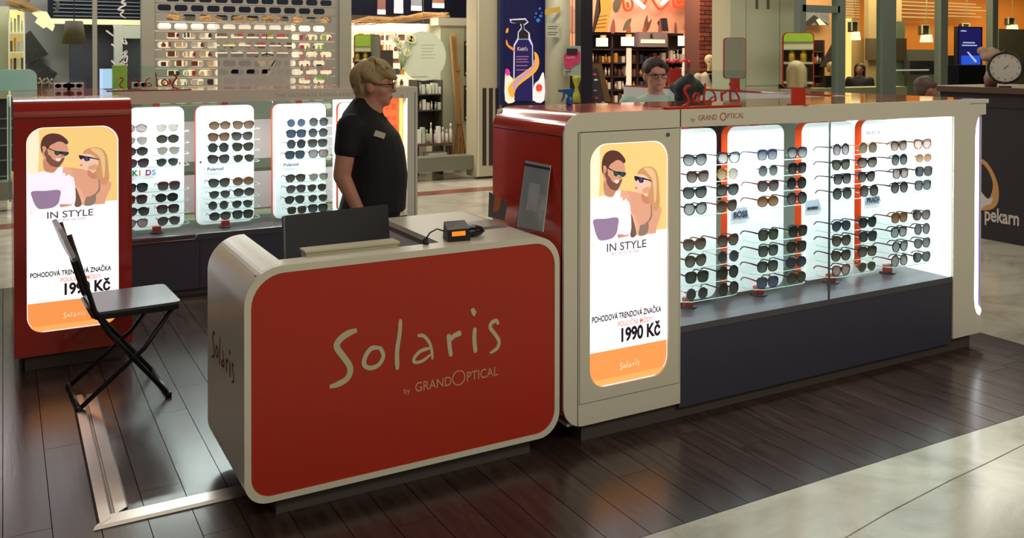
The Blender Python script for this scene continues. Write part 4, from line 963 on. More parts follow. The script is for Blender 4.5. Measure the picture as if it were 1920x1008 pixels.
mesh('collar', [(.02, -.07, 1.372), (.055, -.075, 1.315), (.078, -.02, 1.318), (.045, -.03, 1.385), (.026, -.075, 1.378), (.062, -.08, 1.318), (.086, -.02, 1.322), (.05, -.03, 1.392)], [(0, 1, 2, 3), (7, 6, 5, 4), (0, 4, 5, 1), (1, 5, 6, 2), (2, 6, 7, 3), (3, 7, 4, 0)], MATS['cloth_9_9_16'], w1, local=True)
g = random.Random(21); vs = []; fs = []; T = 1.64
for i in range(230):   # combed locks of the blonde hair, from the crown forwards, sideways and back
    th = g.uniform(-PI, PI); L = g.uniform(.7, 1.0); front = math.cos(th) > .45; n0 = len(vs); wv = g.uniform(-.25, .25)
    for q in range(6):
        s_ = q/5; ph = (.12+(1.05 if front else 1.62 if abs(math.cos(th)) < .45 else 2.15)*L*s_); t2 = th+wv*s_
        rx, ry_, rz_ = .099, .094, .086
        if ph > 1.4 and math.cos(t2) < -.3: rz_ = .115
        P = Vector((-.014+rx*math.sin(ph)*math.cos(t2), ry_*math.sin(ph)*math.sin(t2), T-.078+rz_*math.cos(ph)))
        if front: P += Vector((.020*s_, -.006*s_, .012*math.sin(PI*s_)))
        nrm = Vector((P.x+.014, P.y, (P.z-T+.078))).normalized(); sd = nrm.cross(Vector((0, 0, 1))).normalized(); wd_ = .0075*(1-.75*s_)+.001
        vs += [P+sd*wd_-nrm*.002, P+nrm*.004, P-sd*wd_-nrm*.002]
    for q in range(5):
        for kx in range(3): fs.append((n0+q*3+kx, n0+q*3+(kx+1) % 3, n0+q*3+3+(kx+1) % 3, n0+q*3+3+kx))
hs_ = mesh('hair_locks', vs, fs, mat('hair_blonde_lock', (178, 152, 108), .5, noise=.35, scale=90), w1, local=True, smooth=True); hs_['kind'] = 'stuff'
a = at(1229, 130, d=6.15)
person('woman with short dark hair and glasses in a mint green blouse behind the kiosk', (a.x, a.y, 0), math.radians(-119+8), 1.655, (176, 206, 190), (60, 60, 70), (210, 146, 126), (46, 30, 28), 'short', .012, True, sleeve=.5)
a = at(1289, 160, d=5.3)
person('dark-haired person seen from behind, beside the woman in mint green', (a.x, a.y, 0), math.radians(60.8-25), 1.545, (30, 30, 40), (30, 30, 40), (170, 110, 92), (28, 24, 32), 'bob', .014, longsleeve=True)
a = at(1612, 140, Y=10.95)
person('long-haired woman in dark clothes sitting behind the café glass', (a.x, a.y, 0), math.radians(-150), 1.56, (34, 34, 46), (30, 30, 34), (150, 96, 76), (34, 22, 22), 'long', .018, longsleeve=True)
a = at(1562, 130, Y=11.1)
person('fair-haired person at the screens behind the café door frame', (a.x, a.y, 0), math.radians(-60), 1.58, (44, 44, 52), (30, 30, 34), (190, 140, 110), (176, 140, 96), 'short', .02, longsleeve=True)
a = at(1737, 160, d=7.6)
person('brown-haired person with only the head showing above the red kiosk top at the right', (a.x, a.y, 0), math.radians(-20), 1.50, (60, 50, 50), (40, 36, 36), (172, 116, 100), (88, 70, 64), 'short', .016)
person('blonde long-haired person in dark clothes, seen only in the front mirror', (1.87, -1.25, 0), math.radians(-100), 1.62, (34, 36, 44), (30, 30, 40), (200, 150, 120), (214, 190, 140), 'long', .02, longsleeve=True)
a = at(1378, 130, Y=10.6)

# ================================================================ SHOPFRONTS
YS = 11.1
FRM = mat('shopfront_frame', (150, 146, 130), .4, metal=.2); FRG = mat('shopfront_frame_green', (128, 138, 128), .35, metal=.3)
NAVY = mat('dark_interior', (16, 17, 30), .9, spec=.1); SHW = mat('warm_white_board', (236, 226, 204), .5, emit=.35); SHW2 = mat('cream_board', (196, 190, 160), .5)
def st(o): o['kind'] = 'structure'; return o
w_ = st(box('wall_shop', (-1.5, 7.0), (13.9, 14.0), (0, 4.5), mat('shop_wall_mauve', (150, 144, 144), .6)))
st(bx('wall_stair', 90, -40, 268, 36, 13.2, .1, NAVY))
st(bx('trim_1', 95, 36, 268, 46, 13.1, .1, SHW2))
for i in range(5): bx('trim_slat', 100, 2+i*7, 262, 4+i*7, 13.18, .015, mat('slat_grey', (74, 76, 88), .5), bpy.data.objects['wall_stair'])
st(bx('door_1', 131, 46, 214, 190, 13.3, .1, mat('doorway_dark', (30, 28, 42), .6)))
st(bx('trim_2', 214, 46, 230, 190, 13.0, .1, mat('trim_grey', (150, 148, 142), .5)))
st(bx('trim_3', 230, 48, 266, 72, 13.0, .1, MATS['trim_grey']))
wd2 = st(bx('window_1', 230, 72, 266, 190, 13.1, .06, mat('night_window', (42, 44, 54), .25)))
st(bx('wall_end', -20, 12, 17, 185, 12.4, .3, mat('end_wall_cream', (190, 184, 152), .6)))
cb = tag(bx('dark_cabinet', -40, 184, 26, 368, 12.7, .4, mat('cabinet_dark', (44, 44, 48), .5)), 'dark shelf cabinet at the far left edge beside the red pylon', 'cabinet')
for i, yy in enumerate((222, 240, 272, 300, 330)): bx('shelf_edge', -30, yy, 24, yy+2, 12.68, .02, mat('pale_edge', (130, 132, 136), .4), cb)
# mullion, glass
gf = st(bx('window_2', 174, -60, 182.5, 330, YS, .06, FRM))
st(bx('trim_4', 266, -60, 290, 345, YS-.05, .12, FRM)); st(bx('trim_5', 637, -60, 659, 345, YS-.05, .12, FRM))
bx('pane', -30, -60, 174, 345, YS+.02, .006, GLASS, gf); bx('pane', 182.5, -60, 266, 345, YS+.02, .006, GLASS, gf)
st(bx('baseboard_shop', -20, 312, 1068, 341, YS-.02, .25, mat('grey_plinth_metal', (122, 120, 104), .35, metal=.3)))
# pendant lamp, lit lamp, straw, shelf at the left
a = at(139, 82, Y=12.0)
t = thing('pendant_lamp', 'dark brown conical pendant lamp shade in the left shop window', 'lamp', a)
lathe('lamp_shade', [(.135, 0), (.095, .27), (.09, .27), (.128, 0)], a, mat('shade_brown', (44, 34, 28), .8, emit=.10, ecol=(150, 90, 40)), t, 24)
tube('cord', [a+Vector((0, 0, .27)), a+Vector((0, 0, 1.4))], .006, BLACK, t, 5)
lathe('bulb', [(.001, .05), (.03, .07), (.03, .12), (.01, .16)], a, glow('dim_bulb', (255, 190, 110), 1.5), t, 10)
t = thing('lit_lamp', 'bright crumpled lamp shade glowing above the left shop shelf', 'lamp', at(82, 38, Y=11.9))
q = [at(x, y, Y=11.9) for x, y in ((60, 24), (72, 20), (88, 22), (103, 48), (99, 58), (88, 50), (82, 53), (66, 41), (71, 33))]
plate('lamp_shade', [(p.x, p.z) for p in q], glow('lamp_glow', (255, 214, 160), 1.6), t, (0, 11.9, 0), t=.12)
for i in range(3): tube('wire_hoop', [(at(68+3*i, 5, Y=11.9)+Vector((.16*math.cos(b_)+.05, .05*i, .16*math.sin(b_)-.02))) for b_ in [PI*j/10-.5 for j in range(12)]], .006, STEEL, t, 5)
def straw(px0, py0, px1, py1, Y, label, n_=26, seed=1):
    g = random.Random(seed); vs = []; fs = []
    for i in range(n_):
        a = at(px0+g.uniform(-6, 8), py0+g.uniform(-5, 5), Y=Y+g.uniform(0, .2)); b = at(px1+g.uniform(-10, 6), py1+g.uniform(-5, 5), Y=Y+g.uniform(0, .2)); m_ = (a+b)/2+Vector((0, 0, g.uniform(-.03, .05)))
        r_ = .005
        for (p, w2) in ((a, .5), (m_, 1), (b, .3)):
            for kx in range(3): vs.append(p+Vector((0, math.cos(kx*2.1)*r_*w2, math.sin(kx*2.1)*r_*w2)))
        o_ = i*9
        for q in (0, 3):
            for kx in range(3): fs.append((o_+q+kx, o_+q+(kx+1) % 3, o_+q+3+(kx+1) % 3, o_+q+3+kx))
    o = mesh('straw_bundle', vs, fs, mat('straw', (190, 152, 100), .8, noise=.55, scale=75))
    tag(o, label, 'straw', 'straw bundles on the shelf tops'); o['kind'] = 'stuff'; return o
straw(15, 4, 70, 20, 11.8, 'straw hanging over the lit shelf at the far left', 50, 2)
for (a0, b0, a1, b1, wd) in ((312, 29, 345, 36, 'leftmost behind the shutter holes'), (370, 33, 412, 38, 'second behind the shutter holes'), (440, 36, 480, 40, 'middle one behind the shutter holes'), (492, 36, 525, 36, 'fourth behind the shutter holes'), (545, 38, 575, 38, 'fifth behind the shutter holes'), (595, 38, 615, 38, 'rightmost behind the shutter holes')):
    straw(a0, b0, a1, b1, 12.15, 'straw bundle on the shelf top, '+wd, 22, int(a0))
straw(660, 44, 730, 36, 12.2, 'straw garland above the bright shelf behind the blonde woman', 50, 5); straw(716, 40, 785, 34, 12.2, 'straw garland above the round white disc', 40, 6); straw(755, 36, 838, 28, 12.2, 'straw garland running to the pale green column', 50, 7)
fr_ = random.Random(12)
PALS = {'red': [(190, 40, 44), (230, 220, 210), (120, 60, 44), (236, 200, 160), (60, 44, 44)], 'mix': [(226, 216, 196), (200, 120, 60), (180, 60, 70), (110, 90, 70), (190, 170, 60), (60, 56, 60)], 'pale': [(222, 216, 204), (200, 206, 190), (176, 184, 160), (232, 226, 218)],
        'pink': [(216, 120, 130), (236, 226, 220), (150, 200, 90), (50, 44, 50), (200, 60, 90)], 'cos': [(230, 200, 180), (90, 60, 50), (212, 150, 70), (236, 226, 216), (120, 80, 66), (60, 70, 110)]}
CN = lambda c: 'red' if c[0] > 150 and c[1] < 90 else 'pink' if c[0] > 200 and c[1] < 130 and c[2] > 110 else 'orange' if c[0] > 190 and c[1] < 160 and c[2] < 100 else 'yellow' if c[0] > 180 and c[2] < 100 else 'blue' if c[2] > c[0]+30 else 'green' if c[1] > c[0]+5 else 'dark' if max(c) < 80 else 'brown' if max(c) < 130 else 'white'
NUM = ['first', 'second', 'third', 'fourth', 'fifth', 'sixth', 'seventh', 'eighth', 'ninth', 'tenth']
GROW = {}
def goods(px0, px1, base, hpx, n_, Y, pal, label, group, name='product_box', bottle=.4, par=None):
    """a row of small packages standing on a shelf, each a thing"""
    r0 = GROW.get(group, 0); GROW[group] = r0+1
    for i in range(n_):
        x = px0+(px1-px0)*(i+.5)/n_; w2 = (px1-px0)/n_*fr_.uniform(.28, .42); h_ = hpx*fr_.uniform(.6, 1)
        c_ = fr_.choice(PALS[pal]); m = mat('goods_%d_%d_%d' % c_, c_, .5)
        a = at(x, base, Y=Y); r_ = (at(x+w2, base, Y=Y)-a).x; hh = (at(x, base-h_, Y=Y)-a).z
        if fr_.random() < bottle: o = lathe('product_bottle', [(r_*.8, 0), (r_*.85, hh*.65), (r_*.4, hh*.75), (r_*.4, hh*.8), (r_*.45, hh*.8), (r_*.45, hh)], (a.x, Y+r_, a.z), m, None, 8); kd = 'bottle'
        else: o = box(name, (a.x-r_, a.x+r_), (Y, Y+.08), (a.z, a.z+hh), m); kd = 'box'
        tag(o, '%s %s, %s from left in %s row, %s' % (CN(c_), kd, NUM[i], NUM[r0], label), 'product', group)
def shelfunit(label, px0, py0, px1, py1, Y, rows, nm='shelf_unit', back=SHW, edge=SHW, dep=.3, group=None, posts=()):
    a = at((px0+px1)/2, py1, Y=Y); t = thing(nm, label, 'shelf', a, group=group)
    bx('back_board', px0, py0, px1, py1, Y+dep, .02, back, t)
    for x in (px0, px1)+tuple(posts): bx('side_board', x-1.2, py0, x+1.2, py1, Y, dep, edge, t)
    for x in (px0, px1):
        c_ = at(x, py1, Y=Y); box('side_foot', (c_.x-.02, c_.x+.02), (Y, Y+dep), (0, c_.z), edge, t)
    for y_ in rows: bx('shelf_board', px0, y_, px1, y_+2.2, Y, dep, edge, t)
    return t
shelfunit('warm lit shelf of small goods at the far left edge under the straw', 17, 18, 46, 180, 12.0, (60, 97, 130, 160), back=mat('warm_back', (214, 186, 130), .6, emit=.3))
goods(18, 45, 60, 34, 4, 12.02, 'pale', 'far left warm shelf', 'goods on the far left shelf'); goods(18, 45, 97, 30, 4, 12.02, 'cos', 'far left warm shelf', 'goods on the far left shelf'); goods(18, 45, 130, 26, 4, 12.02, 'mix', 'far left warm shelf', 'goods on the far left shelf')
for lab, q in (('dark square picture hanging tilted on the mauve wall', ((44, 66), (57, 57), (91, 102), (46, 122))), ('dark picture hanging tilted below the other, by the turquoise hood', ((56, 134), (71, 112), (108, 137), (92, 162), (56, 162)))):
    P = [at(x, y, Y=13.7) for x, y in q]
    t = thing('picture', lab, 'picture', (P[0].x, 13.7, P[0].z)); plate('frame', [(p.x, p.z) for p in P], mat('picture_dark', (44, 38, 38), .5), t, (0, 13.7, 0), t=.04)
    c_ = sum(P, Vector())/len(P); plate('canvas', [((p.x-c_.x)*.86+c_.x, (p.z-c_.z)*.86+c_.z) for p in P], mat('canvas_black', (30, 27, 30), .6), t, (0, 13.695, 0), t=.004)
# vertical white script on the glass
t = thing('window_script', 'white handwritten lettering running up the left shop window', 'sign', at(228, 60, Y=YS+.01))
for st_px in ([(240, -4), (228, 4), (236, 8), (226, 14), (222, 18), (232, 20), (226, 27), (236, 34)], [(213, 46), (216, 56)], [(199, 57), (214, 68)], [(236, 71), (229, 78), (238, 82), (232, 72), (220, 74)], [(209, 82), (216, 88)], [(230, 100), (238, 96), (232, 106), (224, 118), (238, 104), (236, 120), (226, 118)], [(209, 113), (215, 120)], [(228, 112), (238, 122), (232, 130), (240, 132)]):
    v, f = stroke_geo([(at(x, y, Y=YS).x, at(x, y, Y=YS).z) for x, y in st_px], (.022, .014)); mesh('lettering', [(p[0], YS+.012, p[1]) for p in v], f, mat('script_white', (206, 204, 196), .5), t)
# shutter of punched slats
sh = thing('roller_shutter', 'grey punched roller shutter across the closed shop', 'shutter', (2.6, YS, 0))
SM = mat('shutter_grey', (150, 146, 134), .4, metal=.25)
xa, xb = at(289, 60, Y=YS).x, at(638, 60, Y=YS).x; pit = .182; rh = .1075
nh = int((xb-xa)/pit); zz = .13; row = 0; sm_ = {}
def slat_mesh(odd):
    vs = []; fs = []; x = xa+(.0 if odd else pit/2); hw, hh, cc_ = .073, .036, .018
    for sx0, sx1 in ((xa, x+.02), (x+.02+(nh-1)*pit, xb)):
        b = len(vs); vs += [(sx0, 0), (sx1, 0), (sx1, rh-.004), (sx0, rh-.004)]; fs.append((b, b+1, b+2, b+3))
    for i in range(nh-1):
        c0x = x+.02+i*pit; mx_ = c0x+pit/2; mz = rh/2
        o_ = [(c0x, 0), (mx_, 0), (c0x+pit, 0), (c0x+pit, mz*.6), (c0x+pit, mz*1.4), (c0x+pit, rh-.004), (mx_, rh-.004), (c0x, rh-.004), (c0x, mz*1.4), (c0x, mz*.6)]
        h_ = [(mx_-hw+cc_, mz-hh), (mx_, mz-hh), (mx_+hw-cc_, mz-hh), (mx_+hw, mz-hh+cc_), (mx_+hw, mz+hh-cc_), (mx_+hw-cc_, mz+hh), (mx_, mz+hh), (mx_-hw+cc_, mz+hh), (mx_-hw, mz+hh-cc_), (mx_-hw, mz-hh+cc_)]
        b = len(vs); vs += o_+h_
        for q in range(10): fs.append((b+q, b+(q+1) % 10, b+10+(q+1) % 10, b+10+q))
    n_ = len(vs); V3 = [(p[0], -.006, p[1]) for p in vs]+[(p[0], .006, p[1]) for p in vs]; F3 = fs+[tuple(i+n_ for i in f[::-1]) for f in fs]
    # closing strips along the slat edges
    b = len(V3); V3 += [(xa, -.006, 0), (xb, -.006, 0), (xb, .006, 0), (xa, .006, 0), (xa, -.006, rh-.004), (xb, -.006, rh-.004), (xb, .006, rh-.004), (xa, .006, rh-.004)]; F3 += [(b, b+1, b+2, b+3), (b+7, b+6, b+5, b+4)]
    me = bpy.data.meshes.new('slat'); me.from_pydata([(v[0]-2.6, v[1], v[2]) for v in V3], [], F3); me.materials.append(SM); return me
ms = (slat_mesh(0), slat_mesh(1))
while zz < 3.3:
    o = bpy.data.objects.new('slat', ms[row % 2]); COL.objects.link(o); o.parent = sh; o.location = (0, 0, zz); zz += rh; row += 1
# behind the shutter
st(bx('wall_shutter', 290, -60, 640, 32, 13.0, .1, NAVY))
shelfunit('lit white shelf of red and white goods behind the left part of the shutter', 298, 40, 404, 200, 12.1, (52, 70, 88, 106, 124, 142, 160), posts=(350,))
for i, y_ in enumerate((70, 88, 106, 124, 142, 160)): goods(300, 402, y_, 13, 7, 12.12, 'red', 'shelf behind left shutter part', 'goods behind the left part of the shutter')
shelfunit('lit white shelf of bright goods behind the right part of the shutter', 560, 48, 627, 200, 12.1, (60, 78, 96, 114, 132, 150, 166), posts=(592,))
for i, y_ in enumerate((78, 96, 114, 132, 150, 166)): goods(562, 625, y_, 13, 6, 12.12, 'pink', 'shelf behind right shutter part', 'goods behind the right part of the shutter')
shelfunit('cream shelf with dark bottles in the middle behind the shutter', 405, 40, 558, 100, 12.4, (52, 69, 84, 98), back=mat('grey_back', (150, 146, 146), .6, emit=.1))
for y_ in (69, 84, 98): goods(408, 556, y_, 11, 8, 12.42, 'mix', 'shelf behind shutter middle', 'goods in the middle behind the shutter')
bg = thing('canvas_bag', 'beige bag with dark straps hanging behind the shutter', 'bag', at(502, 120, Y=12.3))
q = [at(x, y, Y=12.3) for x, y in ((478, 108), (520, 106), (512, 130), (502, 145), (492, 130))]
plate('bag_body', [(p.x, p.z) for p in q], mat('bag_beige', (196, 180, 160), .7), bg, (0, 12.3, 0), t=.06); tube('cord', [at(500, 106, Y=12.3), Vector((at(500, 106, Y=12.3).x, 12.3, 4.6))], .006, BLACK, bg, 5); tube('strap', [q[0], at(500, 100, Y=12.29), q[1], at(504, 132, Y=12.29)], .01, BLACK, bg, 5)
for px in (735, 765, 790): tag(bx('charcoal_case', px-300, 128, px-288, 138, 12.3, .1, NAVY), {735: 'dark case left of the beige bag behind the shutter', 765: 'dark case below the beige bag behind the shutter', 790: 'dark case right of the beige bag behind the shutter'}[px], 'case')
# open doorway bay
st(bx('wall_bay', 659, -60, 893, 30, 13.2, .1, NAVY))
for i, (a0, a1, b1, c_) in enumerate(((708, 723, 27, (96, 56, 48)), (739, 756, 25, (150, 150, 164)), (771, 791, 20, (96, 100, 108)), (811, 833, 15, (120, 70, 50)))):
    t = thing('hanging_card', ['brown hanging card, leftmost under the shop ceiling', 'pale grey hanging card, second under the shop ceiling', 'dark grey hanging card, third under the shop ceiling', 'brown hanging card nearest the pale green column'][i], 'card', at((a0+a1)/2, b1, Y=12.6))
    bx('card', a0, -40, a1, b1, 12.6, .01, mat('card_%d' % i, c_, .6), t); bx('white_label', a0, b1-9, a1, b1, 12.59, .008, mat('label_white', (226, 222, 214), .5), t)
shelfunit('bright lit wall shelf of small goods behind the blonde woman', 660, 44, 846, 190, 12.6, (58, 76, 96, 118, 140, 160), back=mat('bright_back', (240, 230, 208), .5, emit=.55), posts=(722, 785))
for y_ in (76, 96, 118, 140, 160): goods(662, 760, y_, 14, 9, 12.62, 'cos', 'bright shelf behind blonde woman', 'goods on the bright wall shelf')
bk_ = tag(bx('dark_display_board', 713, 94, 737, 165, 11.6, .05, mat('board_brown_dark', (46, 38, 34), .5)), 'small dark brown board behind the head of the blonde woman', 'board')
a = at(689, 113, d=6.95); mirror('dark rounded mirror on the rear kiosk behind the blonde woman', (a.x, a.y, a.z), .19, .385, math.radians(-12), 1.4405)
# round window decal
t = thing('window_disc', 'round pale green disc with daisies hanging in the shop window', 'sign', at(794, 105, Y=YS))
a = at(794, 105, Y=YS-.1); rr = .325
plate('disc', [(a.x+rr*math.cos(2*PI*i/40), a.z+rr*math.sin(2*PI*i/40)) for i in range(40)], mat('disc_pale_green', (206, 212, 186), .5, emit=.06), t, (0, YS-.1, 0), t=.01)
tube('cord', [(a.x, YS-.095, a.z+rr-.01), (a.x, YS-.095, 4.6)], .003, CREAM, t, 5); dg_ = mat('daisy_green', (150, 170, 110), .6); dw = mat('daisy_white', (232, 230, 214), .6); dyl = mat('daisy_yellow', (214, 196, 60), .6)
for (x, y) in ((750, 84), (767, 72), (774, 74), (763, 98), (742, 74)):
    P = at(x, y, Y=YS-.12); Bt = at(752, 130, Y=YS-.12)
    tube('stem', [Bt, (P+Bt)/2+Vector((.02, 0, -.02)), P], .008, dg_, t, 5)
    f_ = plate('petals', [(P.x+.062*math.cos(2*PI*i/20)*(1 if i % 2 else .72), P.z+.062*math.sin(2*PI*i/20)*(1 if i % 2 else .72)) for i in range(20)], dw, t, (0, YS-.125, 0), t=.006)
    plate('heart', [(P.x+.022*math.cos(2*PI*i/10), P.z+.022*math.sin(2*PI*i/10)) for i in range(10)], dyl, f_, (0, YS-.132, 0), t=.005)
for i, y_ in enumerate((85, 91, 97, 103, 109)): 
    p = at(790, y_, Y=YS-.1); box('printed_line', (p.x, p.x+.2-.02*(i % 3)), (YS-.1015, YS-.1), (p.z, p.z+.007), mat('print_sage', (170, 176, 150), .6), t)
p = at(770, 145, Y=YS-.1); box('printed_line', (p.x, p.x+.24), (YS-.1015, YS-.1), (p.z, p.z+.014), MATS['print_sage'], t)
# pale column, cornice, side wall with pictures
cl = st(bx('trim_6', 826, 44, 870, 312, 12.0, .5, mat('pale_green_column', (186, 190, 160), .6)))
st(bx('trim_7', 822, 34, 893, 48, 11.95, .3, mat('cornice_white', (206, 202, 184), .5)))
st(bx('wall_niche', 868, 46, 893, 330, 12.2, .3, mat('niche_white', (204, 202, 192), .6)))
for (y0_, y1_, lb) in ((77, 143, 'upper black framed picture beside the tall broom'), (160, 226, 'lower black framed picture beside the tall broom')):
    t = thing('framed_picture', lb, 'picture', at(881, y1_, Y=12.15)); bx('frame', 869, y0_, 891, y1_, 12.15, .03, mat('frame_black_matt', (30, 30, 32), .5), t)
    bx('photo', 873, y0_+8, 888, y1_-9, 12.14, .008, mat('photo_dark_green' if y0_ < 100 else 'photo_grey', (44, 62, 44) if y0_ < 100 else (62, 62, 66), .5), t); bx('white_label', 873, y1_-8, 888, y1_-3, 12.14, .008, MATS['label_white'], t); bx('white_label', 873, y0_+4, 888, y0_+8, 12.14, .008, MATS['label_white'], t)
# broom of twigs
t = thing('twig_broom', 'tall straw broom standing upside down against the pale green column', 'broom', at(860, 308, Y=11.8))
g = random.Random(5); vs = []; fs = []
def twigs(nm, cnt, b0, b1, t0, t1, r_):
    vs = []; fs = []
    for i in range(cnt):
        u = g.uniform(-1, 1); a = at(b0+u*b1, g.uniform(296, 306) if b1 > 10 else 232, Y=11.75+g.uniform(0, .15)); b = at(t0[0]+u*t1, t0[1]+g.uniform(-8, 8), Y=11.8+g.uniform(0, .08))
        for p in (a, b):
            for kx in range(3): vs.append(p+Vector((math.cos(kx*2.1)*r_, math.sin(kx*2.1)*r_, 0)))
        o_ = i*6
        for kx in range(3): fs.append((o_+kx, o_+(kx+1) % 3, o_+3+(kx+1) % 3, o_+3+kx))
    o = mesh(nm, vs, fs, MATS['straw'], t); o['kind'] = 'stuff'
twigs('lower_twigs', 90, 862, 15, (861, 225), 5, .007); twigs('upper_twigs', 80, 861, 6, (850, 70), 6, .006); twigs('handle_twigs', 50, 861, 5, (857, 130), 5, .009)
for y_ in (133, 232, 260): 
    p = at(858 if y_ < 200 else 861, y_, Y=11.82); lathe('binding', [(.045, 0), (.05, .01), (.045, .025)], p, mat('twine', (150, 116, 70), .8), t, 10)
# lower shelves right of the rear kiosk
sf = shelfunit('dark shelves of white soaps and bottles beside the pale column', 783, 150, 829, 250, 11.7, (176, 206), back=mat('shelf_back_dark', (52, 48, 46), .6), edge=mat('shelf_edge_dark', (70, 62, 56), .6))
goods(785, 828, 176, 22, 7, 11.72, 'pale', 'upper dark shelf by column', 'white goods on the upper dark shelf'); goods(785, 828, 206, 22, 6, 11.72, 'pale', 'middle dark shelf by column', 'white goods on the middle dark shelf')
t = thing('wooden_bench', 'low two-tier wooden display bench left of the broom', 'bench', at(815, 310, Y=11.5))
bx('upper_board', 780, 269, 848, 273, 11.45, .35, mat('dark_wood', (88, 58, 38), .5), t); bx('lower_board', 778, 301, 866, 306, 11.35, .45, mat('light_wood', (168, 128, 78), .5), t)
for x in (838, 845): bx('leg', x, 273, x+4, 301, 11.5, .05, MATS['dark_wood'], t)
for x in (790, 850): bx('leg', x, 306, x+4, 318, 11.4, .05, MATS['light_wood'], t)
goods(783, 850, 269, 40, 9, 11.5, 'pale', 'display bench by broom', 'bottles on the display bench', bottle=.8)
tag(bx('white_crate', 804, 286, 838, 301, 11.5, .2, mat('crate_white', (176, 178, 168), .5)), 'pale crate on the lower board of the display bench', 'crate')
# grey pier with dark slots
pr_ = st(bx('trim_8', 893, -60, 941, 330, YS-.1, .3, mat('pier_beige', (176, 168, 142), .4)))
bx('groove', 896, -60, 898, 330, YS-.105, .006, mat('groove_light', (214, 210, 190), .4), pr_)
for x in (905, 917, 929): bx('slot', x, 165, x+7, 310, YS-.106, .006, mat('slot_dark', (46, 34, 28), .6), pr_)
# lit bottle poster
t = thing('poster_lightbox', 'tall dark blue lit poster of a pump bottle with a golden swirl', 'poster', at(983, 190, Y=YS-.2))
Yp_ = YS-.2
bx('frame', 938, -60, 1024, 195, Yp_+.01, .1, mat('frame_navy', (26, 24, 38), .4), t); bx('film', 946, -60, 1021, 189, Yp_, .02, glow('poster_navy', (36, 34, 82), .5), t)
def pp(nm, pts, col, lay, s=1.0, sm=True, em=True):
    q = [(at(x, y, Y=Yp_).x, at(x, y, Y=Yp_).z) for x, y in pts]; q = crom(q, 3, True) if sm else q
    return plate(nm, q, glow('pp_%d_%d_%d' % col, col, s), t, (0, Yp_-.004*lay, 0), t=.003)
for (x, y, r_) in ((1012, 16, 2.5), (1005, 25, 2), (1014, 30, 3), (1009, 38, 4), (1016, 24, 1.5), (1003, 32, 1.5)): pp('blue_spark', [(x-r_, y), (x, y-r_), (x+r_, y), (x, y+r_)], (70, 130, 210), .5, .8)
pp('bottle_outline', [(955, 36), (985, 34), (991, 42), (982, 48), (983, 54), (993, 62), (994, 72), (999, 84), (1000, 189), (962, 189), (963, 84), (970, 72), (971, 60), (977, 52), (975, 44), (958, 43)], (214, 206, 226), 1, 1, False)
pp('bottle', [(965, 86), (972, 74), (990, 74), (997, 86), (998, 189), (964, 189)], (50, 42, 104), 2, .6, False)
pp('pump', [(958, 38), (984, 37), (988, 41), (981, 46), (982, 55), (990, 62), (990, 73), (972, 73), (972, 61), (978, 54), (977, 45), (958, 42)], (48, 42, 40), 2.5, .7, False)
pp('splash', [(948, 130), (956, 142), (962, 150), (962, 172), (966, 189), (947, 189)], (246, 226, 190), 1.6, 1.1)
pp('splash', [(1001, 160), (1010, 150), (1019, 136), (1020, 188), (1000, 188)], (250, 232, 224), 1.6, 1.1); pp('red_flower', [(1004, 162), (1010, 157), (1016, 162), (1014, 170), (1006, 171)], (232, 70, 50), 3, 1.1); pp('pink_petal', [(947, 131), (952, 129), (956, 138), (949, 142)], (226, 60, 150), 3, 1)
pp('golden_swirl', [(1001, 97), (1008, 104), (1010, 120), (1004, 134), (990, 146), (974, 158), (966, 168), (962, 182), (956, 180), (952, 165), (964, 148), (980, 136), (996, 124), (1002, 112)], (240, 170, 60), 3.4, 1); pp('swirl_core', [(1000, 112), (1003, 120), (994, 134), (978, 148), (968, 158), (964, 168), (960, 160), (970, 146), (986, 134), (998, 124)], (196, 150, 190), 3.8, 1)
pp('swirl_tail', [(949, 74), (953, 84), (962, 90), (964, 96), (954, 90), (948, 82)], (244, 140, 50), 3.4, 1); pp('swirl_drop', [(948, 56), (952, 52), (952, 60), (948, 62)], (244, 150, 50), 3.4, 1)
p = at(969, 95, Y=Yp_); text('lettering', "Kiehl's", .075, glow('pp_cream', (236, 200, 190), .9), t, (p.x, Yp_-.012, p.z), sx=.85)
for i, y_ in enumerate((107, 112, 117, 124, 132)): p = at(967, y_, Y=Yp_); box('printed_line', (p.x, p.x+.2-.02*(i % 2)), (Yp_-.0125, Yp_-.0115), (p.z, p.z+.014), glow('pp_rose', (170, 110, 140), .8), t)
# round column with notices
a = at(1045, 200, Y=10.7)
co_ = st(lathe('trim_9', [(.172, 0), (.172, 3.4)], (a.x, a.y, 0), mat('column_paint', (176, 174, 150), .45), None, 32))
def flat(name, label, px0, py0, px1, py1, Y, col, cat='notice', par=None):
    o = bx(name, px0, py0, px1, py1, Y, .004, mat(name+'_%d_%d_%d' % col, col, .5), par)
    if not par: tag(o, label, cat)
    return o
yl_ = thing('yellow_label', 'yellow strip label high on the round column', 'label', at(1036, 20, Y=10.5)); q = [at(x, y, Y=10.5) for x, y in ((1022, 18), (1050, 12), (1051, 21), (1022, 28))]
plate('strip', [(p.x, p.z) for p in q], mat('label_yellow', (206, 168, 70), .5), yl_, (0, 10.5, 0), t=.004)
nt_ = thing('notice', 'small handwritten notice on the round column', 'notice', at(1036, 60, Y=10.5)); bx('paper', 1024, 44, 1049, 70, 10.51, .003, mat('column_paper', (186, 184, 164), .5), nt_)
for i, y_ in enumerate((49, 53, 60, 64)): bx('printed_line', 1027, y_, 1046-3*(i % 2), y_+1.2, 10.508, .002, mat('ink', (96, 88, 96), .5), nt_)
tw_ = at(1073, 86, Y=10.42)
t = thing('hanging_sign', 'pink badge sign on a pale card hanging by the column', 'sign', at(1073, 110, Y=10.4))
bx('card', 1057, 86, 1089, 142, 10.42, .006, mat('card_sage', (150, 164, 150), .5), t)
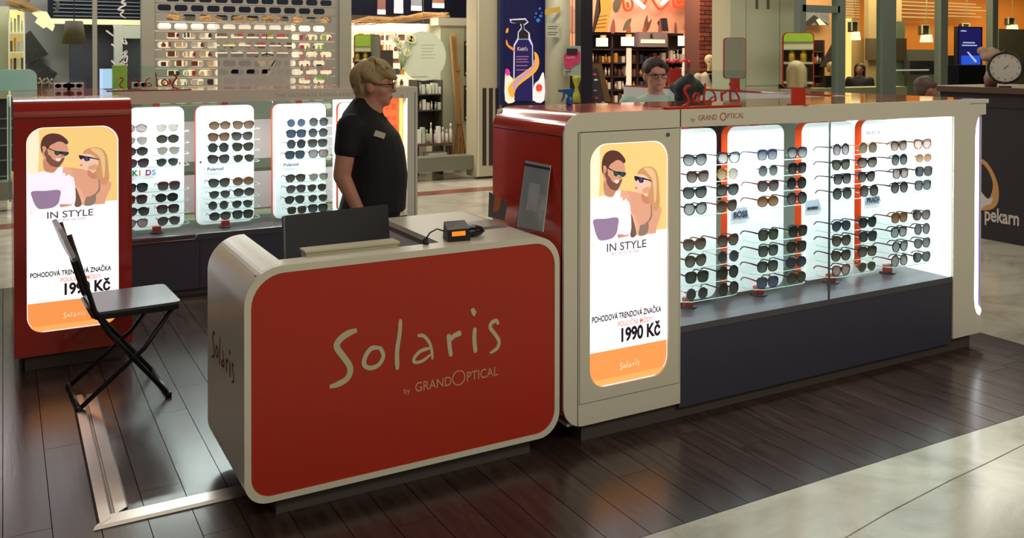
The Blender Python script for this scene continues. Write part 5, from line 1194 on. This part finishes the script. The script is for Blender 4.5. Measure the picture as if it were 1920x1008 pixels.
q = [at(x, y, Y=10.4) for x, y in ((1058, 104), (1064, 98), (1084, 94), (1089, 100), (1088, 118), (1078, 122), (1070, 130), (1060, 126))]
tube('cord', [tw_, Vector((tw_.x, tw_.y, 4.6))], .004, BLACK, t, 5); pk = plate('pink_badge', [(p.x, p.z) for p in q], mat('badge_pink', (196, 56, 100), .5), t, (0, 10.41, 0), t=.006); bx('dark_cap', 1063, 91, 1083, 102, 10.395, .006, mat('badge_dark', (44, 32, 40), .5), t)
p = at(1062, 111, Y=10.4); text('lettering', 'HAPPY', .06, mat('print_pale_pink', (236, 160, 180), .5), t, (p.x, 10.402, p.z), sx=.8)
bx('printed_line', 1060, 133, 1070, 135, 10.415, .003, MATS['ink'], t); bx('printed_line', 1060, 138, 1066, 139, 10.415, .003, MATS['ink'], t)
t = thing('display_vase', 'dark and yellow display bottle behind the blue spray bottle', 'vase', at(1081, 192, Y=10.2)); a = at(1081, 192, Y=10.2)
lathe('vase', [(.06, 0), (.05, .1), (.02, .2), (.055, .3), (.06, .36)], a, mat('vase_olive', (150, 150, 50), .3), t, 12)
# --- shop with the pink mural
st(bx('trim_10', 1089, -60, 1111, 330, 10.8, .15, mat('post_navy', (30, 28, 40), .4))); st(bx('trim_11', 1355, -60, 1369, 330, 10.9, .15, MATS['post_navy']))
YM = 12.8
mu = thing('mural', 'pink illustrated mural above the dark cosmetics shelves', 'mural', at(1200, 60, Y=YM)); bx('panel', 1060, -60, 1312, 61, YM, .05, mat('mural_pink', (232, 172, 146), .6), mu); bx('panel', 1064, 58, 1092, 90, YM, .05, MATS['mural_pink'], mu)
def mp_(nm, pts, col, sm=True, lay=1):
    q = [(at(x, y, Y=YM).x, at(x, y, Y=YM).z) for x, y in pts]; return plate(nm, crom(q, 3, True) if sm else q, mat('mural_%d_%d_%d' % col, col, .6), mu, (0, YM-.008*lay, 0), t=.006)
mp_('painted_bottle', [(1122, -8), (1144, -4), (1147, 8), (1138, 60), (1113, 60), (1124, 20)], (206, 156, 70), False); mp_('bottle_shadow', [(1120, -8), (1124, -8), (1126, 20), (1114, 60), (1110, 60)], (50, 38, 36), False)
for i in range(4): mp_('painted_line', [(1122-2*i, 30+7*i), (1138-i, 28+7*i), (1138-i, 29.5+7*i), (1122-2*i, 31.5+7*i)], (150, 108, 50), False, 2)
mp_('painted_leaf', [(1150, 4), (1160, -6), (1166, 2), (1158, 22), (1150, 20)], (92, 96, 72)); mp_('painted_leaf', [(1168, 58), (1172, 42), (1183, 34), (1180, 48)], (92, 104, 78)); mp_('painted_leaf', [(1298, 20), (1306, 34), (1311, 46), (1310, 58), (1296, 57)], (72, 92, 70)); mp_('painted_leaf', [(1206, 52), (1213, 28), (1215, 42), (1222, 36), (1214, 58)], (110, 72, 60))
mp_('painted_cup', [(1232, 42), (1240, 34), (1250, 34), (1253, 58), (1239, 58)], (38, 44, 58), False); mp_('painted_stone', [(1282, 56), (1284, 44), (1294, 42), (1300, 56)], (214, 140, 70)); mp_('painted_house', [(1070, 10), (1090, 30), (1090, 60), (1070, 62)], (190, 140, 124), False)
for i in range(6): mp_('painted_blade', [(1144+i*30, 60), (1150+i*29, 34+(i % 3)*6), (1153+i*29, 60)], (150, 84, 66), True, 1.5)
ne = thing('neon_sign', 'red and yellow neon drawing glowing on the pink mural', 'neon sign', at(1215, 0, Y=YM-.2)); NE = glow('neon_red', (255, 60, 24), 2.2); NW = glow('neon_hot', (255, 226, 210), 5)
for pts in ([(1168, -10), (1170, 14), (1178, 20), (1186, 12), (1184, -4)], [(1176, 4), (1178, 14)], [(1218, -10), (1230, 10), (1238, 17), (1250, 8), (1256, -8)], [(1262, -4), (1264, 10), (1272, 14), (1282, 8), (1280, -8)], [(1270, 0), (1272, 6), (1277, 2)], [(1186, -6), (1206, 8), (1214, -8)]):
    tube('neon_tube', [at(x, y, Y=YM-.15) for x, y in crom(pts, 4)], .022, NE, ne, 6)
for pts in ([(1184, -6), (1208, 14)], [(1240, 8), (1256, -6)]): tube('neon_heart', [at(x, y, Y=YM-.16) for x, y in pts], .035, NW, ne, 8)
DK = mat('dark_shelf_wood', (62, 44, 42), .6)
su = shelfunit('dark wooden cosmetics shelves under the pink mural', 1108, 61, 1310, 240, 12.9, (64, 92, 117, 142, 167, 192), back=mat('dark_shelf_back', (48, 34, 34), .6), edge=DK, posts=(1148, 1196, 1252))
for (x0_, x1_, lb) in ((1110, 1146, 'first'), (1152, 1193, 'second'), (1199, 1249, 'third'), (1256, 1308, 'fourth')):
    for y_ in (117, 142, 167, 192): goods(x0_, x1_, y_, 19, 6, 12.93, 'cos', '%s bay of dark shelves' % lb, 'cosmetics in the %s bay' % lb)
goods(1256, 1308, 117, 24, 8, 12.86, 'pale', 'front of fourth dark bay', 'white tubes in the fourth bay')
LW = glow('lamp_white', (255, 240, 220), 1.2)
for i, (x0_, y0_, x1_, y1_) in enumerate(((1125, 71, 1140, 87), (1172, 69, 1189, 86), (1279, 67, 1299, 86))):
    t = thing('shelf_lamp', ['leftmost small square white lamp on the dark shelves', 'second small square white lamp, left of the sign box', 'rightmost small square white lamp beside the bricks'][i], 'lamp', at((x0_+x1_)/2, y1_, Y=12.7))
    bx('lamp_shade', x0_, y0_, x1_, y1_, 12.7, .12, LW, t); bx('cap', (x0_+x1_)/2-4, y0_-5, (x0_+x1_)/2+4, y0_, 12.74, .05, mat('brass_pale', (220, 190, 140), .4), t)
for x_ in (1178, 1283): tag(bx('light_column', x_-2, 90, x_+6, 190, 12.88, .03, glow('light_column', (255, 220, 180), 1.0)), 'narrow glowing white column in the dark shelves, '+('left of the sign box' if x_ < 1200 else 'behind the skeleton mannequin'), 'light')
t = thing('sign_box', 'grey sign box with a dark letter and a lit bar on the dark shelves', 'sign', at(1225, 88, Y=12.7)); bx('box_body', 1199, 60, 1252, 88, 12.7, .2, mat('sign_grey', (138, 122, 124), .5), t); bx('light_bar', 1202, 74, 1247, 81, 12.69, .02, glow('bar_cream', (255, 240, 200), 1.1), t)
p = at(1219, 71, Y=12.69); text('lettering', 'K', .10, BLACK, t, (p.x, 12.688, p.z), bold=.004)
t = thing('red_bow', 'red ruffled bow above the dark head of hair', 'bow', at(1270, 114, Y=12.3))
for i in range(6): a = at(1252+i*8, 113+3*(i % 2), Y=12.3); lathe('ruffle', [(.005, -.03), (.05, 0), (.005, .03)], a, mat('bow_red', (222, 40, 70), .5), t, 8)
tag(bx('gift_card', 1256, 128, 1278, 158, 12.3, .06, mat('gift_red', (170, 40, 40), .5)), 'red upright card below the red bow', 'card')
t = thing('easel_board', 'wooden framed flower board leaning at the left of the dark shelves', 'board', at(1128, 190, Y=11.8)); q = [at(x, y, Y=11.8) for x, y in ((1111, 120), (1128, 120), (1146, 190), (1111, 192))]
plate('wooden_frame', [(p.x, p.z) for p in q], mat('easel_wood', (112, 84, 52), .6), t, (0, 11.8, 0), t=.05); q = [at(x, y, Y=11.78) for x, y in ((1111, 130), (1121, 128), (1134, 190), (1111, 192))]
plate('painted_face', [(p.x, p.z) for p in q], mat('easel_dark', (52, 50, 58), .6, noise=.5, scale=30), t, (0, 11.78, 0), t=.01)
for (x, y, c_) in ((1115, 140, (206, 60, 70)), (1117, 150, (214, 214, 214)), (1116, 170, (120, 130, 160)), (1118, 184, (190, 50, 60))): a = at(x, y, Y=11.76); lathe('flower', [(.004, -.02), (.04, 0), (.004, .02)], a, mat('flower_%d' % c_[0], c_, .6), t, 8)
# brick pier, brick by brick
bp_ = st(bx('wall_brick', 1312, -60, 1354, 330, 12.02, .4, mat('mortar', (110, 74, 64), .8)))
xa, xb = at(1312, 60, Y=12).x, at(1354, 60, Y=12).x; bm_ = [mat('brick_%d' % i, c_, .8, noise=.2, scale=12) for i, c_ in enumerate(((128, 62, 50), (142, 74, 58), (112, 52, 44)))]
z_ = 1.12; rI = 0
while z_ < 2.75:
    x_ = xa-(.11 if rI % 2 else 0)
    while x_ < xb-.02:
        l, rr_ = max(x_, xa), min(x_+.205, xb)
        if rr_-l > .03: box('brick', (l, rr_), (12.0-fr_.uniform(0, .006), 12.03), (z_, z_+.062), bm_[fr_.randrange(3)], bp_)
        x_ += .22
    z_ += .075; rI += 1
# mannequin
a = at(1330, 160, Y=11.4); t = thing('mannequin', 'skeleton-headed mannequin in a white coat with a black bow tie', 'mannequin', (a.x, a.y, 0), math.radians(-115))
bone = mat('bone', (216, 196, 150), .5); coat = mat('coat_white', (214, 196, 178), .7)
blob('skull', [('e', (-.01, 0, 1.625), (.095, .078, .085)), ('e', (.04, 0, 1.56), (.055, .05, .07)), ('e', (.05, 0, 1.51), (.035, .035, .03)), ('c', (-.02, 0, 1.38), (0, 0, 1.52), .035, .035)], .015, bone, t, 1)
blob('coat', [('l', [(.35, 0, 0, .17, .22), (.9, 0, 0, .14, .2), (1.15, 0, 0, .13, .2), (1.36, 0, 0, .11, .19), (1.42, 0, 0, .06, .08)]), ('c', (0, .19, 1.34), (.02, .25, 1.05), .07, .055), ('c', (0, -.19, 1.34), (.02, -.25, 1.05), .07, .055), ('c', (.02, .25, 1.05), (.12, .1, 1.0), .055, .045), ('c', (.02, -.25, 1.05), (.12, -.1, 1.0), .055, .045)], .02, coat, t, 1)
box('bow_tie', (.08, .11), (-.07, .07), (1.40, 1.44), BLACK, t, local=True); mesh('tie', [(.12, -.05, 1.38), (.12, .05, 1.38), (.15, .0, 1.22), (.10, 0, 1.22)], [(0, 1, 2), (0, 1, 3), (0, 2, 3), (1, 2, 3)], BLACK, t, local=True); box('belt', (.10, .17), (-.12, .12), (1.08, 1.12), BLACK, t, local=True)
for s in (-1, 1): lathe('eye_socket', [(.003, -.014), (.016, 0), (.003, .014)], (.085, s*.03, 1.585), BLACK, t, 8, local=True)
lathe('stand', [(.16, 0), (.16, .02), (.02, .03), (.02, .4)], (0, 0, 0), BLACK, t, 16, local=True)
# white panelled wall
ww = st(bx('wall_centre', 1369, -60, 1504, 340, 10.3, .4, mat('wall_panel_sage', (196, 196, 170), .5)))
for x_ in (1398, 1461): bx('seam', x_, -60, x_+1, 330, 10.296, .006, mat('seam_grey', (140, 140, 120), .6), ww)
bx('seam', 1398, 160, 1461, 161, 10.296, .006, MATS['seam_grey'], ww)
for x_ in (1417, 1438): bx('vent_slot', x_, -60, x_+5, 17, 10.295, .006, mat('slot_brown', (104, 98, 80), .6), ww)
for x_ in (1464, 1471, 1478): tag(bx('black_speaker_box', x_, 158, x_+5, 166, 10.1, .05, BLACK), {1464: 'leftmost of three tiny black boxes by the front mirror', 1471: 'middle of three tiny black boxes by the front mirror', 1478: 'rightmost of three tiny black boxes by the front mirror'}[x_], 'box')
# --- café behind glass
YK = 9.4
for i, (x0_, x1_) in enumerate(((1500, 1511), (1571, 1585), (1655, 1680), (1764, 1777), (1861, 1871), (1950, 1962))): st(bx('trim_%d' % (12+i), x0_, -60, x1_, 330, YK, .12, FRG))
st(bx('trim_18', 1505, 10, 1575, 23, YK, .1, FRG))
gw = st(bx('window_3', 1500, -60, 1960, -50, YK+.03, .05, FRG))
for i, (x0_, x1_) in enumerate(((1511, 1571), (1585, 1655), (1680, 1764), (1777, 1861), (1871, 1950))): bx('pane', x0_, -50, x1_, 330, YK+.05, .006, GLASS, gw)
st(bx('wall_cafe', 1495, -60, 1600, 330, 12.4, .1, mat('peach_wall', (224, 170, 124), .7))); st(bx('wall_cafe_right', 1600, -60, 2050, 330, 12.8, .1, mat('orange_wall', (206, 122, 40), .7)))
st(bx('wall_partition', 1628, -60, 1690, 330, 11.6, .1, mat('partition_beige', (176, 152, 112), .7)))
st(bx('wall_partition_low', 1600, 72, 1650, 330, 11.9, .1, mat('partition_sand', (196, 166, 116), .7)))
t = thing('wall_photo', 'black and white photograph of hands on the peach wall', 'picture', at(1530, 47, Y=12.2)); bx('print', 1505, 22, 1555, 47, 12.2, .03, mat('photo_greys', (120, 122, 134), .6, noise=.85, scale=9), t)
q = [at(x, y, Y=12.18) for x, y in ((1508, 44), (1526, 28), (1554, 46), (1540, 47), (1530, 38), (1520, 47))]; plate('dark_shape', [(p.x, p.z) for p in q], mat('photo_black', (34, 34, 42), .6), t, (0, 12.18, 0), t=.004)
q = [at(x, y, Y=12.17) for x, y in ((1530, 38), (1536, 34), (1550, 47), (1536, 47))]; plate('pale_shape', [(p.x, p.z) for p in q], mat('photo_white', (226, 226, 230), .6), t, (0, 12.17, 0), t=.004)
q = [at(x, y, Y=11.9) for x, y in ((1566, 74), (1571, 74), (1571, 128), (1538, 125), (1552, 100))]; tag(plate('dark_banner', [(p.x, p.z) for p in q], mat('banner_dark', (44, 34, 40), .6), None, (0, 11.9, 0), t=.03), 'dark slanting banner behind the café door', 'banner')
shelfunit('shelf of tall yellow bottles behind the café door near the front mirror', 1511, 75, 1545, 165, 12.0, (96, 118, 142), back=mat('cafe_shelf_back', (120, 84, 66), .6), edge=DK); goods(1512, 1544, 118, 18, 5, 12.05, 'mix', 'café shelf behind front mirror', 'goods on the café shelf'); goods(1512, 1546, 164, 12, 4, 10.2, 'red', 'café desk behind the glass', 'cups on the café counter')
tag(bx('cafe_monitor', 1548, 142, 1570, 164, 10.25, .04, BLACK), 'black monitor on the café desk behind the door frame', 'monitor'); tag(bx('cafe_desk', 1530, 164, 1700, 330, 10.1, .4, mat('desk_pale', (172, 160, 134), .5)), 'pale café desk front behind the glass', 'desk')
tag(bx('light_strip', 1588, 34, 1596, 330, 11.4, .05, glow('strip_warm', (255, 196, 110), 1.6)), 'tall warm light strip in the café window', 'light')
def pend(x, y0_, y1_, w2, Y, lab):
    a = at(x, y1_, Y=Y); t = thing('pendant_light', lab, 'lamp', a); h_ = (at(x, y0_, Y=Y)-a).z; r_ = (at(x+w2, y1_, Y=Y)-a).x
    bx('picture_block', x-w2*.9, y0_, x+w2*.9, (y0_+y1_)/2+2, Y-.02, .1, mat('block_dark', (60, 50, 44), .5), t); lathe('lit_shade', [(r_, 0), (r_*.8, h_*.45), (r_*.7, h_*.45)], a, glow('pendant_glow', (255, 216, 160), 2.2), t, 14)
    q1 = at(x-w2*.9, y0_, Y=Y-.03); tube('wire', [a+Vector((0, 0, h_)), a+Vector((0, 0, h_+1.2))], .007, CREAM, t, 5)
    for (xx0, xx1, yy0, yy1) in ((x-w2, x-w2*.8, y0_, (y0_+y1_)/2), (x+w2*.8, x+w2, y0_, (y0_+y1_)/2), (x-w2, x+w2, y0_-2, y0_)): bx('pale_border', xx0, yy0, xx1, yy1, Y-.04, .02, CREAM, t)
pend(1604, 41, 75, 6.5, 11.0, 'leftmost café pendant with a lit white shade'); pend(1737, 48, 79, 7.5, 11.0, 'middle café pendant with a lit white shade'); pend(1898, 34, 57, 6.5, 11.0, 'café pendant at the right edge above the clock'); pend(1812, 45, 60, 7, 12.0, 'café pendant partly behind the blue screen')
for i in range(5): tag(bx('ceiling_light_line', 1680+(i % 2)*8, 3+i*7, 1757, 5+i*7, 12.5, .03, glow('line_amber', (236, 190, 130), .9)), 'thin amber light line on the ceiling left of the blue screen', 'light', 'light lines left of the blue screen'); tag(bx('ceiling_light_line', 1778, 6+i*6, 1830+(i % 3)*10, 7.6+i*6, 12.5, .03, glow('line_amber', (236, 190, 130), .9)), 'thin amber light line on the ceiling above the blue screen', 'light', 'light lines above the blue screen')
for i in range(7): tag(bx('ceiling_light_line', 1586, 1+i*5, 1612, 2.4+i*5, 11.9, .03, glow('line_amber', (236, 190, 130), .9)), 'thin light line of the blind beside the leftmost pendant', 'light', 'light lines beside the leftmost pendant')
tag(bx('dark_screen', 1627, 72, 1656, 113, 11.53, .06, mat('screen_taupe', (98, 82, 70), .4)), 'dark taupe wall panel left of the wide café post', 'panel'); tag(bx('dark_screen', 1680, 72, 1700, 113, 10.83, .06, MATS['screen_taupe']), 'dark taupe wall panel right of the wide café post', 'panel')
st(bx('wall_green_pillar', 1680, 40, 1696, 330, 10.9, .2, mat('pillar_green', (124, 140, 118), .6)))
t = thing('menu_screen', 'tall blue lit screen in the café window', 'screen', at(1820, 122, Y=10.3)); bx('stand_pole', 1815, 124, 1822, 390, 10.33, .05, BLACK, t); bx('housing', 1796, 50, 1842, 124, 10.3, .08, BLACK, t); bx('display', 1799, 52, 1840, 122, 10.29, .012, glow('screen_navy', (34, 30, 100), .9), t); bx('blue_light', 1803, 104, 1838, 121, 10.285, .006, glow('screen_blue', (50, 90, 230), 1), t)
for (x0_, y0_, x1_, y1_) in ((1806, 79, 1828, 81), (1804, 84, 1832, 86), (1802, 57, 1812, 59)): bx('text_line', x0_, y0_, x1_, y1_, 10.282, .004, glow('screen_white', (210, 210, 240), 1), t)
q = [at(x, y, Y=10.28) for x, y in ((1813, 97), (1816, 97), (1832, 115), (1829, 117))]; plate('drawn_bottle', [(p.x, p.z) for p in q], MATS['screen_white'], t, (0, 10.28, 0), t=.004)
tag(bx('grey_appliance', 1703, 93, 1762, 185, 10.9, .3, mat('appliance_grey', (140, 140, 128), .4)), 'grey café appliance behind the brown-haired head', 'appliance'); tag(bx('dark_machine', 1706, 114, 1752, 140, 10.7, .15, mat('machine_dark', (56, 54, 60), .3, noise=.6, scale=14)), 'dark coffee machine behind the brown-haired head', 'machine')
tag(bx('white_bar', 1682, 130, 1742, 132.5, 10.5, .02, glow('bar_white', (206, 206, 190), .7)), 'thin pale bar across the café window', 'bar'); tag(bx('dark_counter', 1798, 122, 1862, 160, 9.7, .3, NAVY), 'dark counter block under the blue screen', 'counter'); tag(bx('dark_crate', 1778, 104, 1794, 152, 10.6, .2, mat('crate_dark', (52, 56, 54), .6)), 'dark stacked crate left of the blue screen', 'crate')
st(bx('wall_grey_right', 1872, 55, 1960, 160, 10.8, .1, mat('right_panel_grey', (110, 108, 98), .6)))
# ================================================================ BAKERY STAND
bk = thing('bakery_counter', 'dark bakery counter with a gold swoosh logo right of the kiosk', 'counter', (8.2, 4.7, 0)); BD = mat('bakery_navy', (36, 33, 42), .5)
box('body', (7.85, 8.9), (2.5, 5.62), (.0, 1.34), BD, bk); tb = mat('bakery_top_wood', (84, 58, 46), .45); box('top', (7.78, 9.0), (2.4, 5.75), (1.341, 1.392), tb, bk); box('panel_seam', (7.846, 7.852), (2.5, 5.6), (1.20, 1.21), BLACK, bk)
def bkp(pts): return [(-(at(x, y, X=7.85).y), at(x, y, X=7.85).z) for x, y in pts]
def bplate(nm, pts, m, sm=True, lay=1): q = bkp(pts); return plate(nm, crom(q, 4, True) if sm else q, m, bk, (7.85-.002*lay, 0, 0), (0, -1, 0), (0, 0, 1), .002)
bplate('gold_swoosh', [(1841, 298), (1852, 306), (1864, 326), (1872, 350), (1872, 376), (1862, 391), (1842, 394), (1830, 388), (1848, 380), (1858, 366), (1862, 345), (1856, 325), (1846, 310), (1838, 304)], mat('logo_gold', (204, 150, 92), .5)); bplate('white_swoosh', [(1834, 352), (1842, 362), (1852, 372), (1862, 370), (1858, 382), (1846, 386), (1838, 392), (1828, 380)], mat('logo_white', (210, 204, 204), .5), True, 1.5)
p = at(1846, 412, X=7.85); text('lettering', 'pekarn', .175, mat('bakery_letters', (206, 198, 190), .5), bk, (7.846, p.y, p.z), (0, -1, 0), (0, 0, 1), bold=.004, sx=.68); text('lettering', 'a', .175, MATS['bakery_letters'], bk, (7.846, p.y-.42, p.z), (0, -1, 0), (0, 0, 1), bold=.004, sx=.68)
a = at(1885, 127, d=8.25); t = thing('clock', 'round black-rimmed clock standing on the bakery counter', 'clock', (a.x, a.y, 1.393), math.radians(-62))
zc_ = a.z-1.393; rC = .138
rimp = [(rC*math.cos(2*PI*i/28), 0, zc_+rC*math.sin(2*PI*i/28)) for i in range(28)]
tube('rim', rimp, .011, BLACK, t, 8, local=True, closed=True); plate('dial', [(p[0], p[2]) for p in rimp], mat('dial_cream', (196, 188, 178), .5), t, (0, 0, 0), t=.012, local=True)
for i in range(12): an = 2*PI*i/12; plate('hour_mark', [((rC-.03)*math.cos(an)-.004+u*.008*1, zc_+(rC-.03)*math.sin(an)-.008+v*.016) for u, v in ((0, 0), (1, 0), (1, 1), (0, 1))], mat('mark_grey', (110, 104, 104), .5), t, (0, -.001, 0), t=.002, local=True)
for (an, L) in ((.7, .035), (3.9, .02)): plate('hand', [(0, zc_-.004), (L*math.cos(an), zc_+L*math.sin(an)-.003), (L*math.cos(an), zc_+L*math.sin(an)+.003), (0, zc_+.004)], BLACK, t, (0, -.003, 0), t=.002, local=True)
lathe('crown', [(.014, 0), (.014, .02), (.008, .03)], (0, .005, zc_+rC), BLACK, t, 10, local=True); box('foot', (-.05, .05), (-.02, .03), (0, .012), BLACK, t, local=True)
t = thing('flower_bunch', 'dried pinkish flower bunch on the bakery counter beside the clock', 'flowers', (a.x-.12, a.y+.35, 1.393)); c_ = at(1858, 104, d=8.5)
lathe('vase', [(.05, 0), (.06, .08), (.04, .14)], (c_.x, c_.y, 1.393), mat('vase_pink', (150, 116, 100), .5), t, 12); g = random.Random(2)
bl_ = blob('blossoms', [('e', (c_.x-t.location.x+g.uniform(-.09, .09), c_.y-t.location.y+g.uniform(-.06, .06), c_.z-1.393+g.uniform(-.06, .08)), (.045, .045, .04)) for i in range(12)], .016, mat('blossom_pink', (176, 144, 124), .8, noise=.3, scale=40, bump=.6), t, 0)
t = thing('bread_basket', 'reddish bread rolls in a basket at the right edge behind the clock', 'basket', (8.5, 4.6, 1.393)); lathe('basket', [(.14, 0), (.18, .1), (.17, .1), (.13, .01)], (8.5, 4.6, 1.393), mat('basket_brown', (96, 66, 48), .7), t, 16)
for i in range(5): lathe('roll', [(.01, -.03), (.05, 0), (.01, .04)], (8.5+.07*math.cos(i*1.3), 4.6+.08*math.sin(i*1.3), 1.52), mat('roll_orange', (150, 84, 50), .6), t, 10)

t = thing('mirror_side_shelf', 'green-topped shelf with yellow bottles, seen only in the front mirror', 'shelf', (.9, -3.6, 0))
box('green_header', (.1, 1.8), (-3.9, -3.6), (1.86, 2.4), mat('header_green', (140, 168, 50), .5, emit=.25), t); box('cream_header', (.1, 1.8), (-3.9, -3.62), (1.76, 1.86), CREAM, t); box('back_board', (.1, 1.8), (-3.95, -3.9), (0, 1.76), DK, t)
for z_ in (1.6, 1.35, 1.1, .7, .3): box('shelf_board', (.1, 1.8), (-3.9, -3.6), (z_-.02, z_), CREAM, t)
for i in range(11):
    o = lathe('product_bottle', [(.035, 0), (.04, .1), (.02, .13), (.02, .15)], (.2+.15*i, -3.68, 1.6), mat('oil_yellow', (190, 150, 40), .3), None, 10); tag(o, 'yellow bottle, %s from the left on the green-topped shelf' % (NUM+['eleventh'])[i], 'bottle', 'yellow bottles on the green-topped shelf')
area('side_shelf_light', (1.2, -2.6, 3.6), 2.0, .4, 45, (1, .95, .7))
